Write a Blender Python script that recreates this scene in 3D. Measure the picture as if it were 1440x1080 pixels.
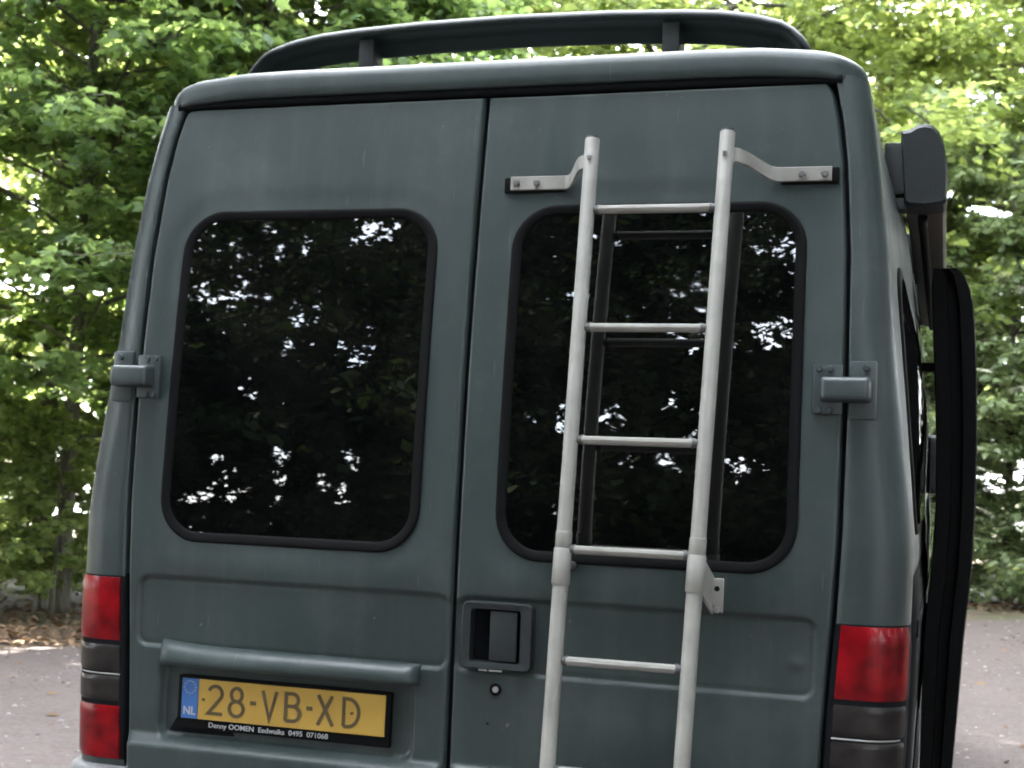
import bpy, bmesh, math, random
import numpy as np
from mathutils import Matrix, Vector, noise

for o in list(bpy.data.objects):
    bpy.data.objects.remove(o, do_unlink=True)
SC = bpy.context.scene
COL = SC.collection
R = math.radians

# ------------------------------------------------------------------ camera
cam = bpy.data.cameras.new('camera')
cam.sensor_width = 36.0
cam.lens = 50.0
cam.clip_start = 0.05
cam.clip_end = 2000.0
cam.dof.use_dof = True
cam.dof.focus_distance = 3.35
cam.dof.aperture_fstop = 7.0
camo = bpy.data.objects.new('camera', cam)
COL.objects.link(camo)
right = Vector((0.95590823, 0.29111545, 0.03861675))
up = Vector((-0.01839847, -0.0718721, 0.99724415))
fwd = Vector((-0.29308865, 0.95398438, 0.06334706))
m = Matrix.Identity(4)
for i in range(3):
    m[i][0], m[i][1], m[i][2] = right[i], up[i], -fwd[i]
m[0][3], m[1][3], m[2][3] = 1.04665, -3.02060, 1.30357
camo.matrix_world = m
SC.camera = camo

# ------------------------------------------------------------------ sky and sun
SUN_DIR = Vector((-0.80, 0.14, 0.60)).normalized()      # towards the sun
elev = math.asin(SUN_DIR.z)
azim = math.atan2(SUN_DIR.x, SUN_DIR.y)
world = bpy.data.worlds.new('World')
SC.world = world
world.use_nodes = True
nt = world.node_tree
nt.nodes.clear()
wo = nt.nodes.new('ShaderNodeOutputWorld')
bg = nt.nodes.new('ShaderNodeBackground')
sky = nt.nodes.new('ShaderNodeTexSky')
sky.sky_type = 'NISHITA'
sky.sun_disc = False
sky.sun_elevation = elev
sky.sun_rotation = azim
sky.air_density = 1.0
sky.dust_density = 3.0
sky.ozone_density = 1.0
bg.inputs['Strength'].default_value = 0.13
# bright broken cloud over the whole sky
wtc = nt.nodes.new('ShaderNodeTexCoord')
wn = nt.nodes.new('ShaderNodeTexNoise')
wn.inputs['Scale'].default_value = 2.2
wn.inputs['Detail'].default_value = 6.0
nt.links.new(wtc.outputs['Generated'], wn.inputs['Vector'])
wr = nt.nodes.new('ShaderNodeMapRange')
wr.inputs['From Min'].default_value = 0.36
wr.inputs['From Max'].default_value = 0.60
wr.inputs['To Min'].default_value = 0.25
wr.inputs['To Max'].default_value = 0.95
nt.links.new(wn.outputs['Fac'], wr.inputs['Value'])
wm = nt.nodes.new('ShaderNodeMix')
wm.data_type = 'RGBA'
nt.links.new(wr.outputs[0], wm.inputs[0])
nt.links.new(sky.outputs[0], wm.inputs[6])
wm.inputs[7].default_value = (9.0, 9.3, 9.8, 1)
nt.links.new(wm.outputs[2], bg.inputs['Color'])
nt.links.new(bg.outputs[0], wo.inputs['Surface'])
sl = bpy.data.lights.new('sun', 'SUN')
sl.energy = 3.8
sl.angle = R(0.53)
sl.color = (1.0, 0.95, 0.86)
so = bpy.data.objects.new('sun', sl)
COL.objects.link(so)
so.rotation_euler = SUN_DIR.to_track_quat('Z', 'Y').to_euler()
so.location = (-20, 16, 30)

vs = SC.view_settings
vs.view_transform = 'Standard'
vs.look = 'None'
vs.gamma = 1.0
vs.use_curve_mapping = False
vs.exposure = 4.15
SC.cycles.max_bounces = 9
SC.cycles.diffuse_bounces = 7
SC.cycles.transmission_bounces = 7
SC.cycles.glossy_bounces = 3
SC.cycles.adaptive_threshold = 0.03
SC.cycles.transparent_max_bounces = 6
SC.cycles.filter_width = 1.9
SC.cycles.use_denoising = True

# ------------------------------------------------------------------ helpers
def link(o, parent=None):
    COL.objects.link(o)
    if parent is not None:
        o.parent = parent
    return o

def tag(o, label=None, cat=None, group=None, kind=None):
    if label: o['label'] = label
    if cat: o['category'] = cat
    if group: o['group'] = group
    if kind: o['kind'] = kind
    return o

def empty(name, loc=(0, 0, 0), parent=None):
    o = bpy.data.objects.new(name, None)
    o.location = loc
    o.empty_display_size = 0.1
    return link(o, parent)

def mobj(name, me, mat, parent=None, smooth=True):
    o = bpy.data.objects.new(name, me)
    if mat is not None and not me.materials:
        me.materials.append(mat)
    if smooth:
        me.shade_smooth()
    return link(o, parent)

def pyd(name, verts, faces, mat, parent=None, smooth=True, autos=None):
    me = bpy.data.meshes.new(name)
    me.from_pydata([tuple(map(float, v)) for v in verts], [], [tuple(int(i) for i in f) for f in faces])
    me.update()
    o = mobj(name, me, mat, parent, smooth)
    if autos:
        sharp(o, autos)
    return o

def sharp(o, deg=35):
    me = o.data
    bm = bmesh.new(); bm.from_mesh(me)
    lim = R(deg)
    for e in bm.edges:
        if len(e.link_faces) == 2 and e.calc_face_angle(0) > lim:
            e.smooth = False
    bm.to_mesh(me); bm.free()

def fast_mesh(name, V, Fc):
    """V (n,3) array, Fc (m,k) int array of same sized faces."""
    me = bpy.data.meshes.new(name)
    V = np.ascontiguousarray(V, dtype=np.float32)
    Fc = np.ascontiguousarray(Fc, dtype=np.int32)
    k = Fc.shape[1]
    me.vertices.add(len(V)); me.vertices.foreach_set('co', V.ravel())
    me.loops.add(Fc.size); me.loops.foreach_set('vertex_index', Fc.ravel())
    me.polygons.add(len(Fc))
    me.polygons.foreach_set('loop_start', np.arange(0, Fc.size, k, dtype=np.int32))
    me.polygons.foreach_set('loop_total', np.full(len(Fc), k, dtype=np.int32))
    me.update(calc_edges=True)
    me.validate()
    return me

def grid_faces(nr, nc, closed=False, flip=False):
    f = []
    for i in range(nr - 1):
        for j in range(nc if closed else nc - 1):
            a = i * nc + j; b = i * nc + (j + 1) % nc
            c = (i + 1) * nc + (j + 1) % nc; d = (i + 1) * nc + j
            f.append((a, d, c, b) if flip else (a, b, c, d))
    return f

def box(name, c, s, mat, parent=None, bev=0.004, seg=2, rot=None, taper=None):
    bm = bmesh.new()
    bmesh.ops.create_cube(bm, size=1.0)
    for v in bm.verts:
        v.co = Vector((v.co.x * s[0], v.co.y * s[1], v.co.z * s[2]))
    if taper:                                  # shrink the face towards the viewer side (-y)
        for v in bm.verts:
            if v.co.y < 0:
                v.co.x *= taper[0]; v.co.z *= taper[1]
    if bev:
        bmesh.ops.bevel(bm, geom=bm.edges[:], offset=bev, segments=seg, affect='EDGES', profile=0.6)
    M = Matrix.Translation(c)
    if rot is not None:
        M = M @ rot
    bmesh.ops.transform(bm, matrix=M, verts=bm.verts)
    me = bpy.data.meshes.new(name); bm.to_mesh(me); bm.free()
    o = mobj(name, me, mat, parent)
    sharp(o, 40)
    return o

def tube_arrays(pts, rad, n=10, cap=True):
    pts = [Vector(p) for p in pts]
    V, Fc = [], []
    prev = None
    for i, p in enumerate(pts):
        t = (pts[min(i + 1, len(pts) - 1)] - pts[max(i - 1, 0)]).normalized()
        if prev is None:
            a = t.orthogonal().normalized()
        else:
            a = (prev - t * prev.dot(t)).normalized()
        prev = a
        b = t.cross(a)
        r = rad[i] if hasattr(rad, '__len__') else rad
        for k in range(n):
            an = 2 * math.pi * k / n
            V.append(p + a * (r * math.cos(an)) + b * (r * math.sin(an)))
    for i in range(len(pts) - 1):
        for k in range(n):
            Fc.append((i * n + k, i * n + (k + 1) % n, (i + 1) * n + (k + 1) % n, (i + 1) * n + k))
    if cap:
        Fc.append(tuple(range(n - 1, -1, -1)))
        Fc.append(tuple((len(pts) - 1) * n + k for k in range(n)))
    return V, Fc

def tube(name, pts, rad, mat, parent=None, n=14):
    V, Fc = tube_arrays(pts, rad, n)
    o = pyd(name, V, Fc, mat, parent)
    sharp(o, 50)
    return o

def join_arrays(parts):
    V, Fc = [], []
    for v, f in parts:
        b = len(V)
        V += list(v)
        Fc += [tuple(i + b for i in q) for q in f]
    return V, Fc

def rrect(cx, cz, hw, hh, r, n=8):
    """rounded rectangle path, counter-clockwise in x-z, with outward normals"""
    out = []
    for qx, qz, a0 in ((1, 1, 0), (-1, 1, 90), (-1, -1, 180), (1, -1, 270)):
        for k in range(n + 1):
            a = R(a0 + 90.0 * k / n)
            nx, nz = math.cos(a), math.sin(a)
            out.append((cx + qx * (hw - r) + r * nx, cz + qz * (hh - r) + r * nz, nx, nz))
    # points along the long straight runs so the shape can follow a curved door
    res = []
    for i, p in enumerate(out):
        res.append(p)
        q = out[(i + 1) % len(out)]
        d = math.hypot(q[0] - p[0], q[1] - p[1])
        k = int(d / 0.05)
        for j in range(1, k):
            t = j / k
            res.append((p[0] + (q[0] - p[0]) * t, p[1] + (q[1] - p[1]) * t, p[2], p[3]))
    return res

# ------------------------------------------------------------------ materials
def new_mat(name):
    mt = bpy.data.materials.new(name)
    mt.use_nodes = True
    nt = mt.node_tree
    p = nt.nodes['Principled BSDF']
    return mt, nt, p

def N(nt, t, **kw):
    n = nt.nodes.new(t)
    for k, v in kw.items():
        setattr(n, k, v)
    return n

def mix_col(nt, fac, c1, c2, mode='MIX'):
    n = N(nt, 'ShaderNodeMix', data_type='RGBA', blend_type=mode)
    for sock, v in ((n.inputs[0], fac), (n.inputs[6], c1), (n.inputs[7], c2)):
        if hasattr(v, 'is_linked') or hasattr(v, 'links'):
            nt.links.new(v, sock)
        elif isinstance(v, (int, float)):
            sock.default_value = v
        else:
            sock.default_value = (*v, 1)
    return n.outputs[2]

def noise_fac(nt, scale, detail=4, lo=0.3, hi=0.7, vec=None, coord='Object', sc=None, rough=0.5):
    tc = N(nt, 'ShaderNodeTexCoord')
    src = tc.outputs[coord]
    if sc:
        mp = N(nt, 'ShaderNodeMapping')
        mp.inputs['Scale'].default_value = sc
        nt.links.new(src, mp.inputs['Vector'])
        src = mp.outputs[0]
    n = N(nt, 'ShaderNodeTexNoise')
    n.inputs['Scale'].default_value = scale
    n.inputs['Detail'].default_value = detail
    n.inputs['Roughness'].default_value = rough
    nt.links.new(src, n.inputs['Vector'])
    r = N(nt, 'ShaderNodeMapRange')
    r.inputs['From Min'].default_value = lo
    r.inputs['From Max'].default_value = hi
    nt.links.new(n.outputs['Fac'], r.inputs['Value'])
    return r.outputs[0]

def simple(name, col, rough=0.5, var=0.15, scale=25, metal=0.0, coat=0.0, spec=0.5, bump=0.0):
    mt, nt, p = new_mat(name)
    f = noise_fac(nt, scale)
    d = tuple(c * (1 - var) for c in col); b = tuple(min(1, c * (1 + var)) for c in col)
    nt.links.new(mix_col(nt, f, d, b), p.inputs['Base Color'])
    p.inputs['Roughness'].default_value = rough
    p.inputs['Metallic'].default_value = metal
    p.inputs['Coat Weight'].default_value = coat
    p.inputs['Coat Roughness'].default_value = 0.08
    p.inputs['Specular IOR Level'].default_value = spec
    if bump:
        bn = N(nt, 'ShaderNodeBump')
        bn.inputs['Strength'].default_value = bump
        bn.inputs['Distance'].default_value = 0.002
        nt.links.new(f, bn.inputs['Height'])
        nt.links.new(bn.outputs[0], p.inputs['Normal'])
    return mt

def paint_mat():
    mt, nt, p = new_mat('slate_green_paint')
    base = (0.0200, 0.0312, 0.0304)
    f1 = noise_fac(nt, 1.6, 5, 0.3, 0.72)
    c = mix_col(nt, f1, tuple(x * 0.80 for x in base), tuple(x * 1.20 for x in base))
    def lay(c, f, k, col):
        m = N(nt, 'ShaderNodeMath', operation='MULTIPLY'); m.inputs[1].default_value = k
        nt.links.new(f, m.inputs[0])
        return mix_col(nt, m.outputs[0], c, col)
    # rain streaks: pale dust and dark run-off
    c = lay(c, noise_fac(nt, 6.0, 6, 0.48, 0.80, sc=(4.0, 4.0, 0.22)), 0.20, (0.065, 0.075, 0.072))
    c = lay(c, noise_fac(nt, 9.0, 6, 0.52, 0.80, sc=(3.0, 3.0, 0.16)), 0.30, (0.016, 0.020, 0.019))
    # chalky clouds where the paint has weathered
    c = lay(c, noise_fac(nt, 3.3, 8, 0.52, 0.78, rough=0.65), 0.40, (0.075, 0.085, 0.083))
    # fine specks and a few chips
    c = lay(c, noise_fac(nt, 190, 2, 0.64, 0.76), 0.12, (0.10, 0.10, 0.095))
    c = lay(c, noise_fac(nt, 55, 3, 0.75, 0.77), 0.5, (0.12, 0.12, 0.11))
    # hair scratches
    c = lay(c, noise_fac(nt, 14, 3, 0.70, 0.73, sc=(9.0, 1.0, 0.5)), 0.30, (0.10, 0.105, 0.10))
    nt.links.new(c, p.inputs['Base Color'])
    rr = N(nt, 'ShaderNodeMapRange')
    rr.inputs['To Min'].default_value = 0.40; rr.inputs['To Max'].default_value = 0.66
    nt.links.new(noise_fac(nt, 3.0, 8, 0.35, 0.7), rr.inputs['Value'])
    nt.links.new(rr.outputs[0], p.inputs['Roughness'])
    p.inputs['Metallic'].default_value = 0.08
    p.inputs['Specular IOR Level'].default_value = 0.33
    p.inputs['Coat Weight'].default_value = 0.12
    p.inputs['Coat Roughness'].default_value = 0.25
    bn = N(nt, 'ShaderNodeBump'); bn.inputs['Strength'].default_value = 0.05; bn.inputs['Distance'].default_value = 0.01
    nt.links.new(noise_fac(nt, 7, 2, 0.2, 0.8), bn.inputs['Height'])
    nt.links.new(bn.outputs[0], p.inputs['Normal'])
    return mt

def glass_mat():
    mt, nt, p = new_mat('privacy_glass')
    nt.links.new(mix_col(nt, noise_fac(nt, 4, 8, 0.4, 0.8, rough=0.7), (0.0012, 0.0014, 0.0015), (0.0055, 0.0055, 0.005)), p.inputs['Base Color'])
    p.inputs['IOR'].default_value = 2.0
    rr = N(nt, 'ShaderNodeMapRange')
    rr.inputs['To Min'].default_value = 0.0; rr.inputs['To Max'].default_value = 0.03
    nt.links.new(noise_fac(nt, 5.0, 5, 0.45, 0.8), rr.inputs['Value'])
    nt.links.new(rr.outputs[0], p.inputs['Roughness'])
    bn = N(nt, 'ShaderNodeBump'); bn.inputs['Strength'].default_value = 0.02; bn.inputs['Distance'].default_value = 0.01
    nt.links.new(noise_fac(nt, 5, 1, 0.2, 0.8), bn.inputs['Height'])
    nt.links.new(bn.outputs[0], p.inputs['Normal'])
    return mt

def lens_mat(name, col, rough=0.12):
    mt, nt, p = new_mat(name)
    f = noise_fac(nt, 16, 3, 0.32, 0.66)
    nt.links.new(mix_col(nt, f, tuple(c * 0.4 for c in col), tuple(c * 1.15 for c in col)), p.inputs['Base Color'])
    p.inputs['Roughness'].default_value = 0.3
    p.inputs['Specular IOR Level'].default_value = 0.12
    p.inputs['Coat Weight'].default_value = 0.16
    p.inputs['Coat Roughness'].default_value = rough
    tc = N(nt, 'ShaderNodeTexCoord')
    w = N(nt, 'ShaderNodeTexWave', wave_type='BANDS', bands_direction='Z')
    w.inputs['Scale'].default_value = 40
    nt.links.new(tc.outputs['Object'], w.inputs['Vector'])
    bn = N(nt, 'ShaderNodeBump'); bn.inputs['Strength'].default_value = 0.04; bn.inputs['Distance'].default_value = 0.002
    nt.links.new(w.outputs['Fac'], bn.inputs['Height'])
    nt.links.new(bn.outputs[0], p.inputs['Normal'])
    return mt

def leaf_mat(name, dark, light, trans, tfac=0.42, spec=0.35, rough=0.45):
    mt, nt, p = new_mat(name)
    g = N(nt, 'ShaderNodeNewGeometry')
    c = mix_col(nt, g.outputs['Random Per Island'], dark, light)
    nt.links.new(c, p.inputs['Base Color'])
    p.inputs['Roughness'].default_value = rough
    p.inputs['Specular IOR Level'].default_value = spec
    t = N(nt, 'ShaderNodeBsdfTranslucent')
    tc = mix_col(nt, g.outputs['Random Per Island'], tuple(x * 0.7 for x in trans), trans)
    nt.links.new(tc, t.inputs['Color'])
    mx = N(nt, 'ShaderNodeMixShader'); mx.inputs[0].default_value = tfac
    nt.links.new(p.outputs[0], mx.inputs[1]); nt.links.new(t.outputs[0], mx.inputs[2])
    nt.links.new(mx.outputs[0], nt.nodes['Material Output'].inputs['Surface'])
    return mt

PAINT = paint_mat()
GLASS = glass_mat()
RUBBER = simple('black_rubber', (0.0028, 0.003, 0.0033), 0.7, bump=0.1, scale=60, spec=0.08)
DARK = simple('dark_gap', (0.004, 0.005, 0.006), 0.8, spec=0.08)
PLASTIC = simple('dark_grey_plastic', (0.013, 0.017, 0.018), 0.5, spec=0.3, bump=0.15, scale=200)
HINGE = simple('painted_hinge_metal', (0.028, 0.039, 0.040), 0.42, scale=40)
BOLT = simple('dull_bolt_steel', (0.16, 0.16, 0.16), 0.4, metal=0.6)
LADDER = simple('light_grey_ladder_paint', (0.225, 0.225, 0.206), 0.42, var=0.15, scale=14, bump=0.15)
LADDERD = simple('grey_ladder_plastic', (0.055, 0.057, 0.056), 0.5, var=0.1)
YELLOW = simple('plate_yellow', (0.34, 0.215, 0.036), 0.35, var=0.06, scale=12, coat=0.3)
BLUE = simple('plate_blue', (0.026, 0.105, 0.30), 0.35, var=0.1, coat=0.3)
BLACKINK = simple('plate_black_ink', (0.055, 0.040, 0.015), 0.5)
WHITEINK = simple('white_ink', (0.30, 0.31, 0.32), 0.5)
RED = lens_mat('red_lens', (0.165, 0.002, 0.005))
SMOKE = lens_mat('smoked_lens', (0.018, 0.016, 0.015), 0.25)
CLEARBAR = simple('lens_divider', (0.20, 0.20, 0.19), 0.4)
BUMPER = simple('faded_bumper_plastic', (0.11, 0.115, 0.115), 0.5, bump=0.2, scale=120)
AWNUNDER = simple('awning_brown_anodised', (0.055, 0.043, 0.038), 0.4, scale=8)
TYRE = simple('tyre_rubber', (0.02, 0.02, 0.02), 0.8, bump=0.3, scale=40)
RIM = simple('wheel_steel', (0.25, 0.26, 0.27), 0.4, metal=0.5)
STEEL = simple('lock_steel', (0.42, 0.43, 0.43), 0.3, metal=0.8)
BARE = simple('chipped_paint_primer', (0.55, 0.56, 0.55), 0.6)

# ------------------------------------------------------------------ ground
def ground_mat():
    mt, nt, p = new_mat('pale_gravel')
    f1 = noise_fac(nt, 0.8, 6, 0.3, 0.7)
    f2 = noise_fac(nt, 28, 8, 0.35, 0.7)
    f3 = noise_fac(nt, 5.0, 6, 0.50, 0.72)
    c = mix_col(nt, f1, (0.054, 0.038, 0.035), (0.084, 0.063, 0.058))
    c = mix_col(nt, f2, c, (0.106, 0.086, 0.081))
    m = N(nt, 'ShaderNodeMath', operation='MULTIPLY'); m.inputs[1].default_value = 0.55
    nt.links.new(f3, m.inputs[0])
    c = mix_col(nt, m.outputs[0], c, (0.052, 0.040, 0.033))
    nt.links.new(c, p.inputs['Base Color'])
    p.inputs['Roughness'].default_value = 0.9
    bn = N(nt, 'ShaderNodeBump'); bn.inputs['Strength'].default_value = 0.7; bn.inputs['Distance'].default_value = 0.015
    nt.links.new(noise_fac(nt, 60, 6, 0.2, 0.8), bn.inputs['Height'])
    nt.links.new(bn.outputs[0], p.inputs['Normal'])
    return mt

def forest_floor_mat():
    mt, nt, p = new_mat('forest_floor_soil')
    f1 = noise_fac(nt, 3, 6, 0.3, 0.7)
    c = mix_col(nt, f1, (0.05, 0.035, 0.022), (0.115, 0.085, 0.055))
    f2 = noise_fac(nt, 0.7, 5, 0.44, 0.64)
    c = mix_col(nt, f2, c, (0.055, 0.078, 0.026))
    nt.links.new(c, p.inputs['Base Color'])
    p.inputs['Roughness'].default_value = 0.95
    bn = N(nt, 'ShaderNodeBump'); bn.inputs['Strength'].default_value = 0.8; bn.inputs['Distance'].default_value = 0.03
    nt.links.new(noise_fac(nt, 25, 6, 0.2, 0.8), bn.inputs['Height'])
    nt.links.new(bn.outputs[0], p.inputs['Normal'])
    return mt

GRAVEL = ground_mat(); SOIL = forest_floor_mat()

def build_ground():
    n = 60
    t = np.linspace(-1, 1, n)
    ax = np.sign(t) * (np.abs(t) ** 3.2) * 900
    V = [(x, y, -0.02) for y in ax for x in ax]
    g = pyd('ground', V, grid_faces(n, n), SOIL)
    tag(g, kind='structure')
    # gravel yard: an irregular sheet whose left and far edges meet the wood
    pts = []
    for k in range(120):
        a = 2 * math.pi * k / 120
        c, s = math.cos(a), math.sin(a)
        p = Vector((c, s))
        # superellipse-ish clearing
        rx, ry0, ry1 = 7.0, 15.6, 9.5
        ry = ry0 if s > 0 else ry1
        rr = (abs(c) ** 3.0 / rx ** 3.0 + abs(s) ** 3.0 / ry ** 3.0) ** (-1 / 3.0)
        rr *= 1 + 0.05 * noise.noise(Vector((c * 2.3, s * 2.3, 4.1))) + 0.02 * noise.noise(Vector((c * 9, s * 9, 1)))
        x, y = c * rr + 0.6, s * rr
        # cut the corner where the left wood comes forward
        d = (-x) * 0.74 + y * 0.67 - 7.35
        if d > 0:
            x += 0.74 * d; y -= 0.67 * d
        x += 0.12 * noise.noise(Vector((x * 1.7, y * 1.7, 0)))
        y += 0.12 * noise.noise(Vector((x * 1.7, y * 1.7, 7)))
        pts.append((x, y))
    V, Fc = [], []
    rings = [0.0, 0.2, 0.4, 0.6, 0.8, 0.93, 1.0]
    nr = len(pts)
    V.append((0.6, 1.0, 0.0))
    for r in rings[1:]:
        for x, y in pts:
            px, py = 0.6 + (x - 0.6) * r, 1.0 + (y - 1.0) * r
            z = 0.0 + (-0.012 if r == 1.0 else 0.0)
            V.append((px, py, z))
    for k in range(nr):
        Fc.append((0, 1 + k, 1 + (k + 1) % nr))
    for i in range(len(rings) - 2):
        for k in range(nr):
            a = 1 + i * nr + k; b = 1 + i * nr + (k + 1) % nr
            Fc.append((a, a + nr, b + nr, b))
    y = pyd('gravel_yard', V, Fc, GRAVEL)
    tag(y, kind='structure')
build_ground()

def build_water():
    # water added beyond the left wood to mirror sky as bright slivers between stems
    pts = []
    for k in range(48):
        a = 2 * math.pi * k / 48
        u, v = 42 * math.cos(a), 60 * math.sin(a)
        rr = 1 + 0.08 * noise.noise(Vector((math.cos(a) * 2, math.sin(a) * 2, 9)))
        cx, cy = -52.0, 74.0
        pts.append((cx + rr * (u * 0.82 - v * 0.57), cy + rr * (u * 0.57 + v * 0.82), -0.012))
    V = pts + [(-52.0, 74.0, -0.012)]
    mt, nt, p = new_mat('lake_water')
    p.inputs['Base Color'].default_value = (0.02, 0.03, 0.028, 1)
    p.inputs['Roughness'].default_value = 0.08
    p.inputs['IOR'].default_value = 1.33
    bn = N(nt, 'ShaderNodeBump'); bn.inputs['Strength'].default_value = 0.15; bn.inputs['Distance'].default_value = 0.05
    nt.links.new(noise_fac(nt, 1.5, 3, 0.2, 0.8), bn.inputs['Height'])
    nt.links.new(bn.outputs[0], p.inputs['Normal'])
    tag(pyd('water', V, [(k, (k + 1) % 48, 48) for k in range(48)], mt), kind='structure')
build_water()

# ------------------------------------------------------------------ van
van = empty('camper_van')
tag(van, 'slate green high roof camper van seen from behind with ladder and yellow plate', 'van')

ZR = 0.88
def Y(z):
    t = z - ZR
    return -0.0045 * t + 0.0616 * max(t, 0.0) ** 2
def Yn(z):
    t = z - ZR
    return -0.0045 * t + 0.0616 * np.maximum(t, 0.0) ** 2
WZ = [0.40, 0.57, 0.73, 0.87, 1.03, 1.20, 1.50, 1.80, 2.00, 2.10, 2.20]
WS = [0.798, 0.805, 0.813, 0.820, 0.831, 0.839, 0.843, 0.840, 0.828, 0.815, 0.794]     # door seam
def wseam(z): return float(np.interp(z, WZ, WS))
BZ = [0.34, 0.60, 0.90, 1.17, 1.31, 1.56, 1.80, 2.00, 2.17, 2.21]
BW = [0.950, 0.966, 0.978, 0.984, 0.972, 0.945, 0.922, 0.900, 0.874, 0.866]            # half width of the body
def wbody(z): return float(np.interp(z, BZ, BW))

def smooth01(t):
    t = np.clip(t, 0, 1); return t * t * (3 - 2 * t)
def sd_rrect(x, z, cx, cz, hw, hh, r):
    qx = np.abs(x - cx) - (hw - r); qz = np.abs(z - cz) - (hh - r)
    return np.minimum(np.maximum(qx, qz), 0) + np.hypot(np.maximum(qx, 0), np.maximum(qz, 0)) - r

DT, DB = 2.186, 0.43
def door_height(X, Z, side, dout):
    """outward relief (m) of the pressed door skin; side -1 left, +1 right"""
    ax = X * side
    h = np.zeros_like(X)
    # rounded folded edges
    h -= 0.016 * (1 - np.sqrt(np.clip(1 - (1 - np.clip(dout / 0.0055, 0, 1)) ** 2, 0, 1)))
    # window field slightly sunk with a soft shoulder
    d = sd_rrect(ax, Z, 0.421, 1.515, 0.352, 0.422, 0.13)
    h -= 0.0018 * (1 - smooth01((d + 0.006) / 0.05))
    # aperture that the glass sits in
    d = sd_rrect(ax, Z, 0.421, 1.516, 0.322, 0.393, 0.098)
    h -= 0.020 * (1 - smooth01((d + 0.002) / 0.007))
    # soft swelling under the window
    h += 0.0025 * np.exp(-((Z - 1.075) / 0.045) ** 2) * smooth01((0.80 - ax) / 0.1) * smooth01((ax - 0.02) / 0.08)
    # lower panel pressed in
    d = sd_rrect(ax, Z, 0.401, 0.947, 0.390, 0.079, 0.024)
    h -= 0.0075 * (1 - smooth01((d + 0.002) / 0.006))
    h -= 0.0030 * np.exp(-((d + 0.001) / 0.0045) ** 2)
    if side < 0:
        # recess that holds the number plate
        d = sd_rrect(X, Z, -0.405, 0.748, 0.318, 0.092, 0.03)
        h -= 0.020 * (1 - smooth01((d + 0.006) / 0.014))
    # the skirt below steps out with an inclined ledge
    h += 0.030 * smooth01((0.664 - Z) / 0.030) * smooth01((dout - 0.0) / 0.02)
    # small dents
    rnd = random.Random(11 if side < 0 else 5)
    for _ in range(7):
        cx, cz = rnd.uniform(0.1, 0.75), rnd.uniform(0.55, 2.1)
        s = rnd.uniform(0.02, 0.06)
        h -= rnd.uniform(0.0006, 0.0016) * np.exp(-(((ax - cx) ** 2 + (Z - cz) ** 2) / s ** 2))
    if side > 0:
        d = sd_rrect(ax, Z, 0.105, 0.9475, 0.062, 0.062, 0.01)
        h -= 0.040 * (1 - smooth01((d + 0.002) / 0.006))
        h += 0.004 * np.exp(-(((ax - 0.758) / 0.016) ** 2 + ((Z - 0.935) / 0.012) ** 2))
        h -= 0.0012 * np.exp(-((ax - 0.60) / 0.03) ** 2) * smooth01((1.0 - Z) / 0.2)
    # large gentle oil-canning
    h += 0.0012 * np.sin(ax * 6.0 + 1.0) * np.sin(Z * 4.3 + side)
    return h

def build_door(side):
    nc, nr = 160, 350
    zs = np.linspace(DB, DT, nr)
    s = np.linspace(0, 1, nc)
    X = np.zeros((nr, nc)); Z = np.repeat(zs[:, None], nc, 1)
    for i, z in enumerate(zs):
        # top outer corner is softly rounded
        x1 = wseam(z) - 0.0038
        k = max(0.0, (z - (DT - 0.04)) / 0.04)
        x1 -= 0.02 * (1 - math.sqrt(max(0, 1 - k * k)))
        x0 = 0.0040
        X[i] = x0 + (x1 - x0) * s
    dout = np.minimum(np.minimum(X - X[:, :1], X[:, -1:] - X), np.minimum(Z - DB, DT - Z))
    XS = X * side
    h = door_height(XS, Z, side, dout)
    Yg = Yn(Z) - h
    V = np.stack([XS, Yg, Z], -1).reshape(-1, 3)
    Fc = np.array(grid_faces(nr, nc, flip=(side < 0)))
    me = fast_mesh('rear_door', V, Fc)
    d = mobj('rear_door', me, PAINT, van)
    return d

def surf_y(x, z, side):
    """y of the door skin at a point"""
    d = np.array([0.1])
    return Y(z) - float(door_height(np.array([x]), np.array([z]), side, d)[0])

door_l = build_door(-1); door_r = build_door(1)
door_l['label'] = 'left rear door carrying the yellow number plate'
door_r['label'] = 'right rear door carrying the ladder and the handle'

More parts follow.
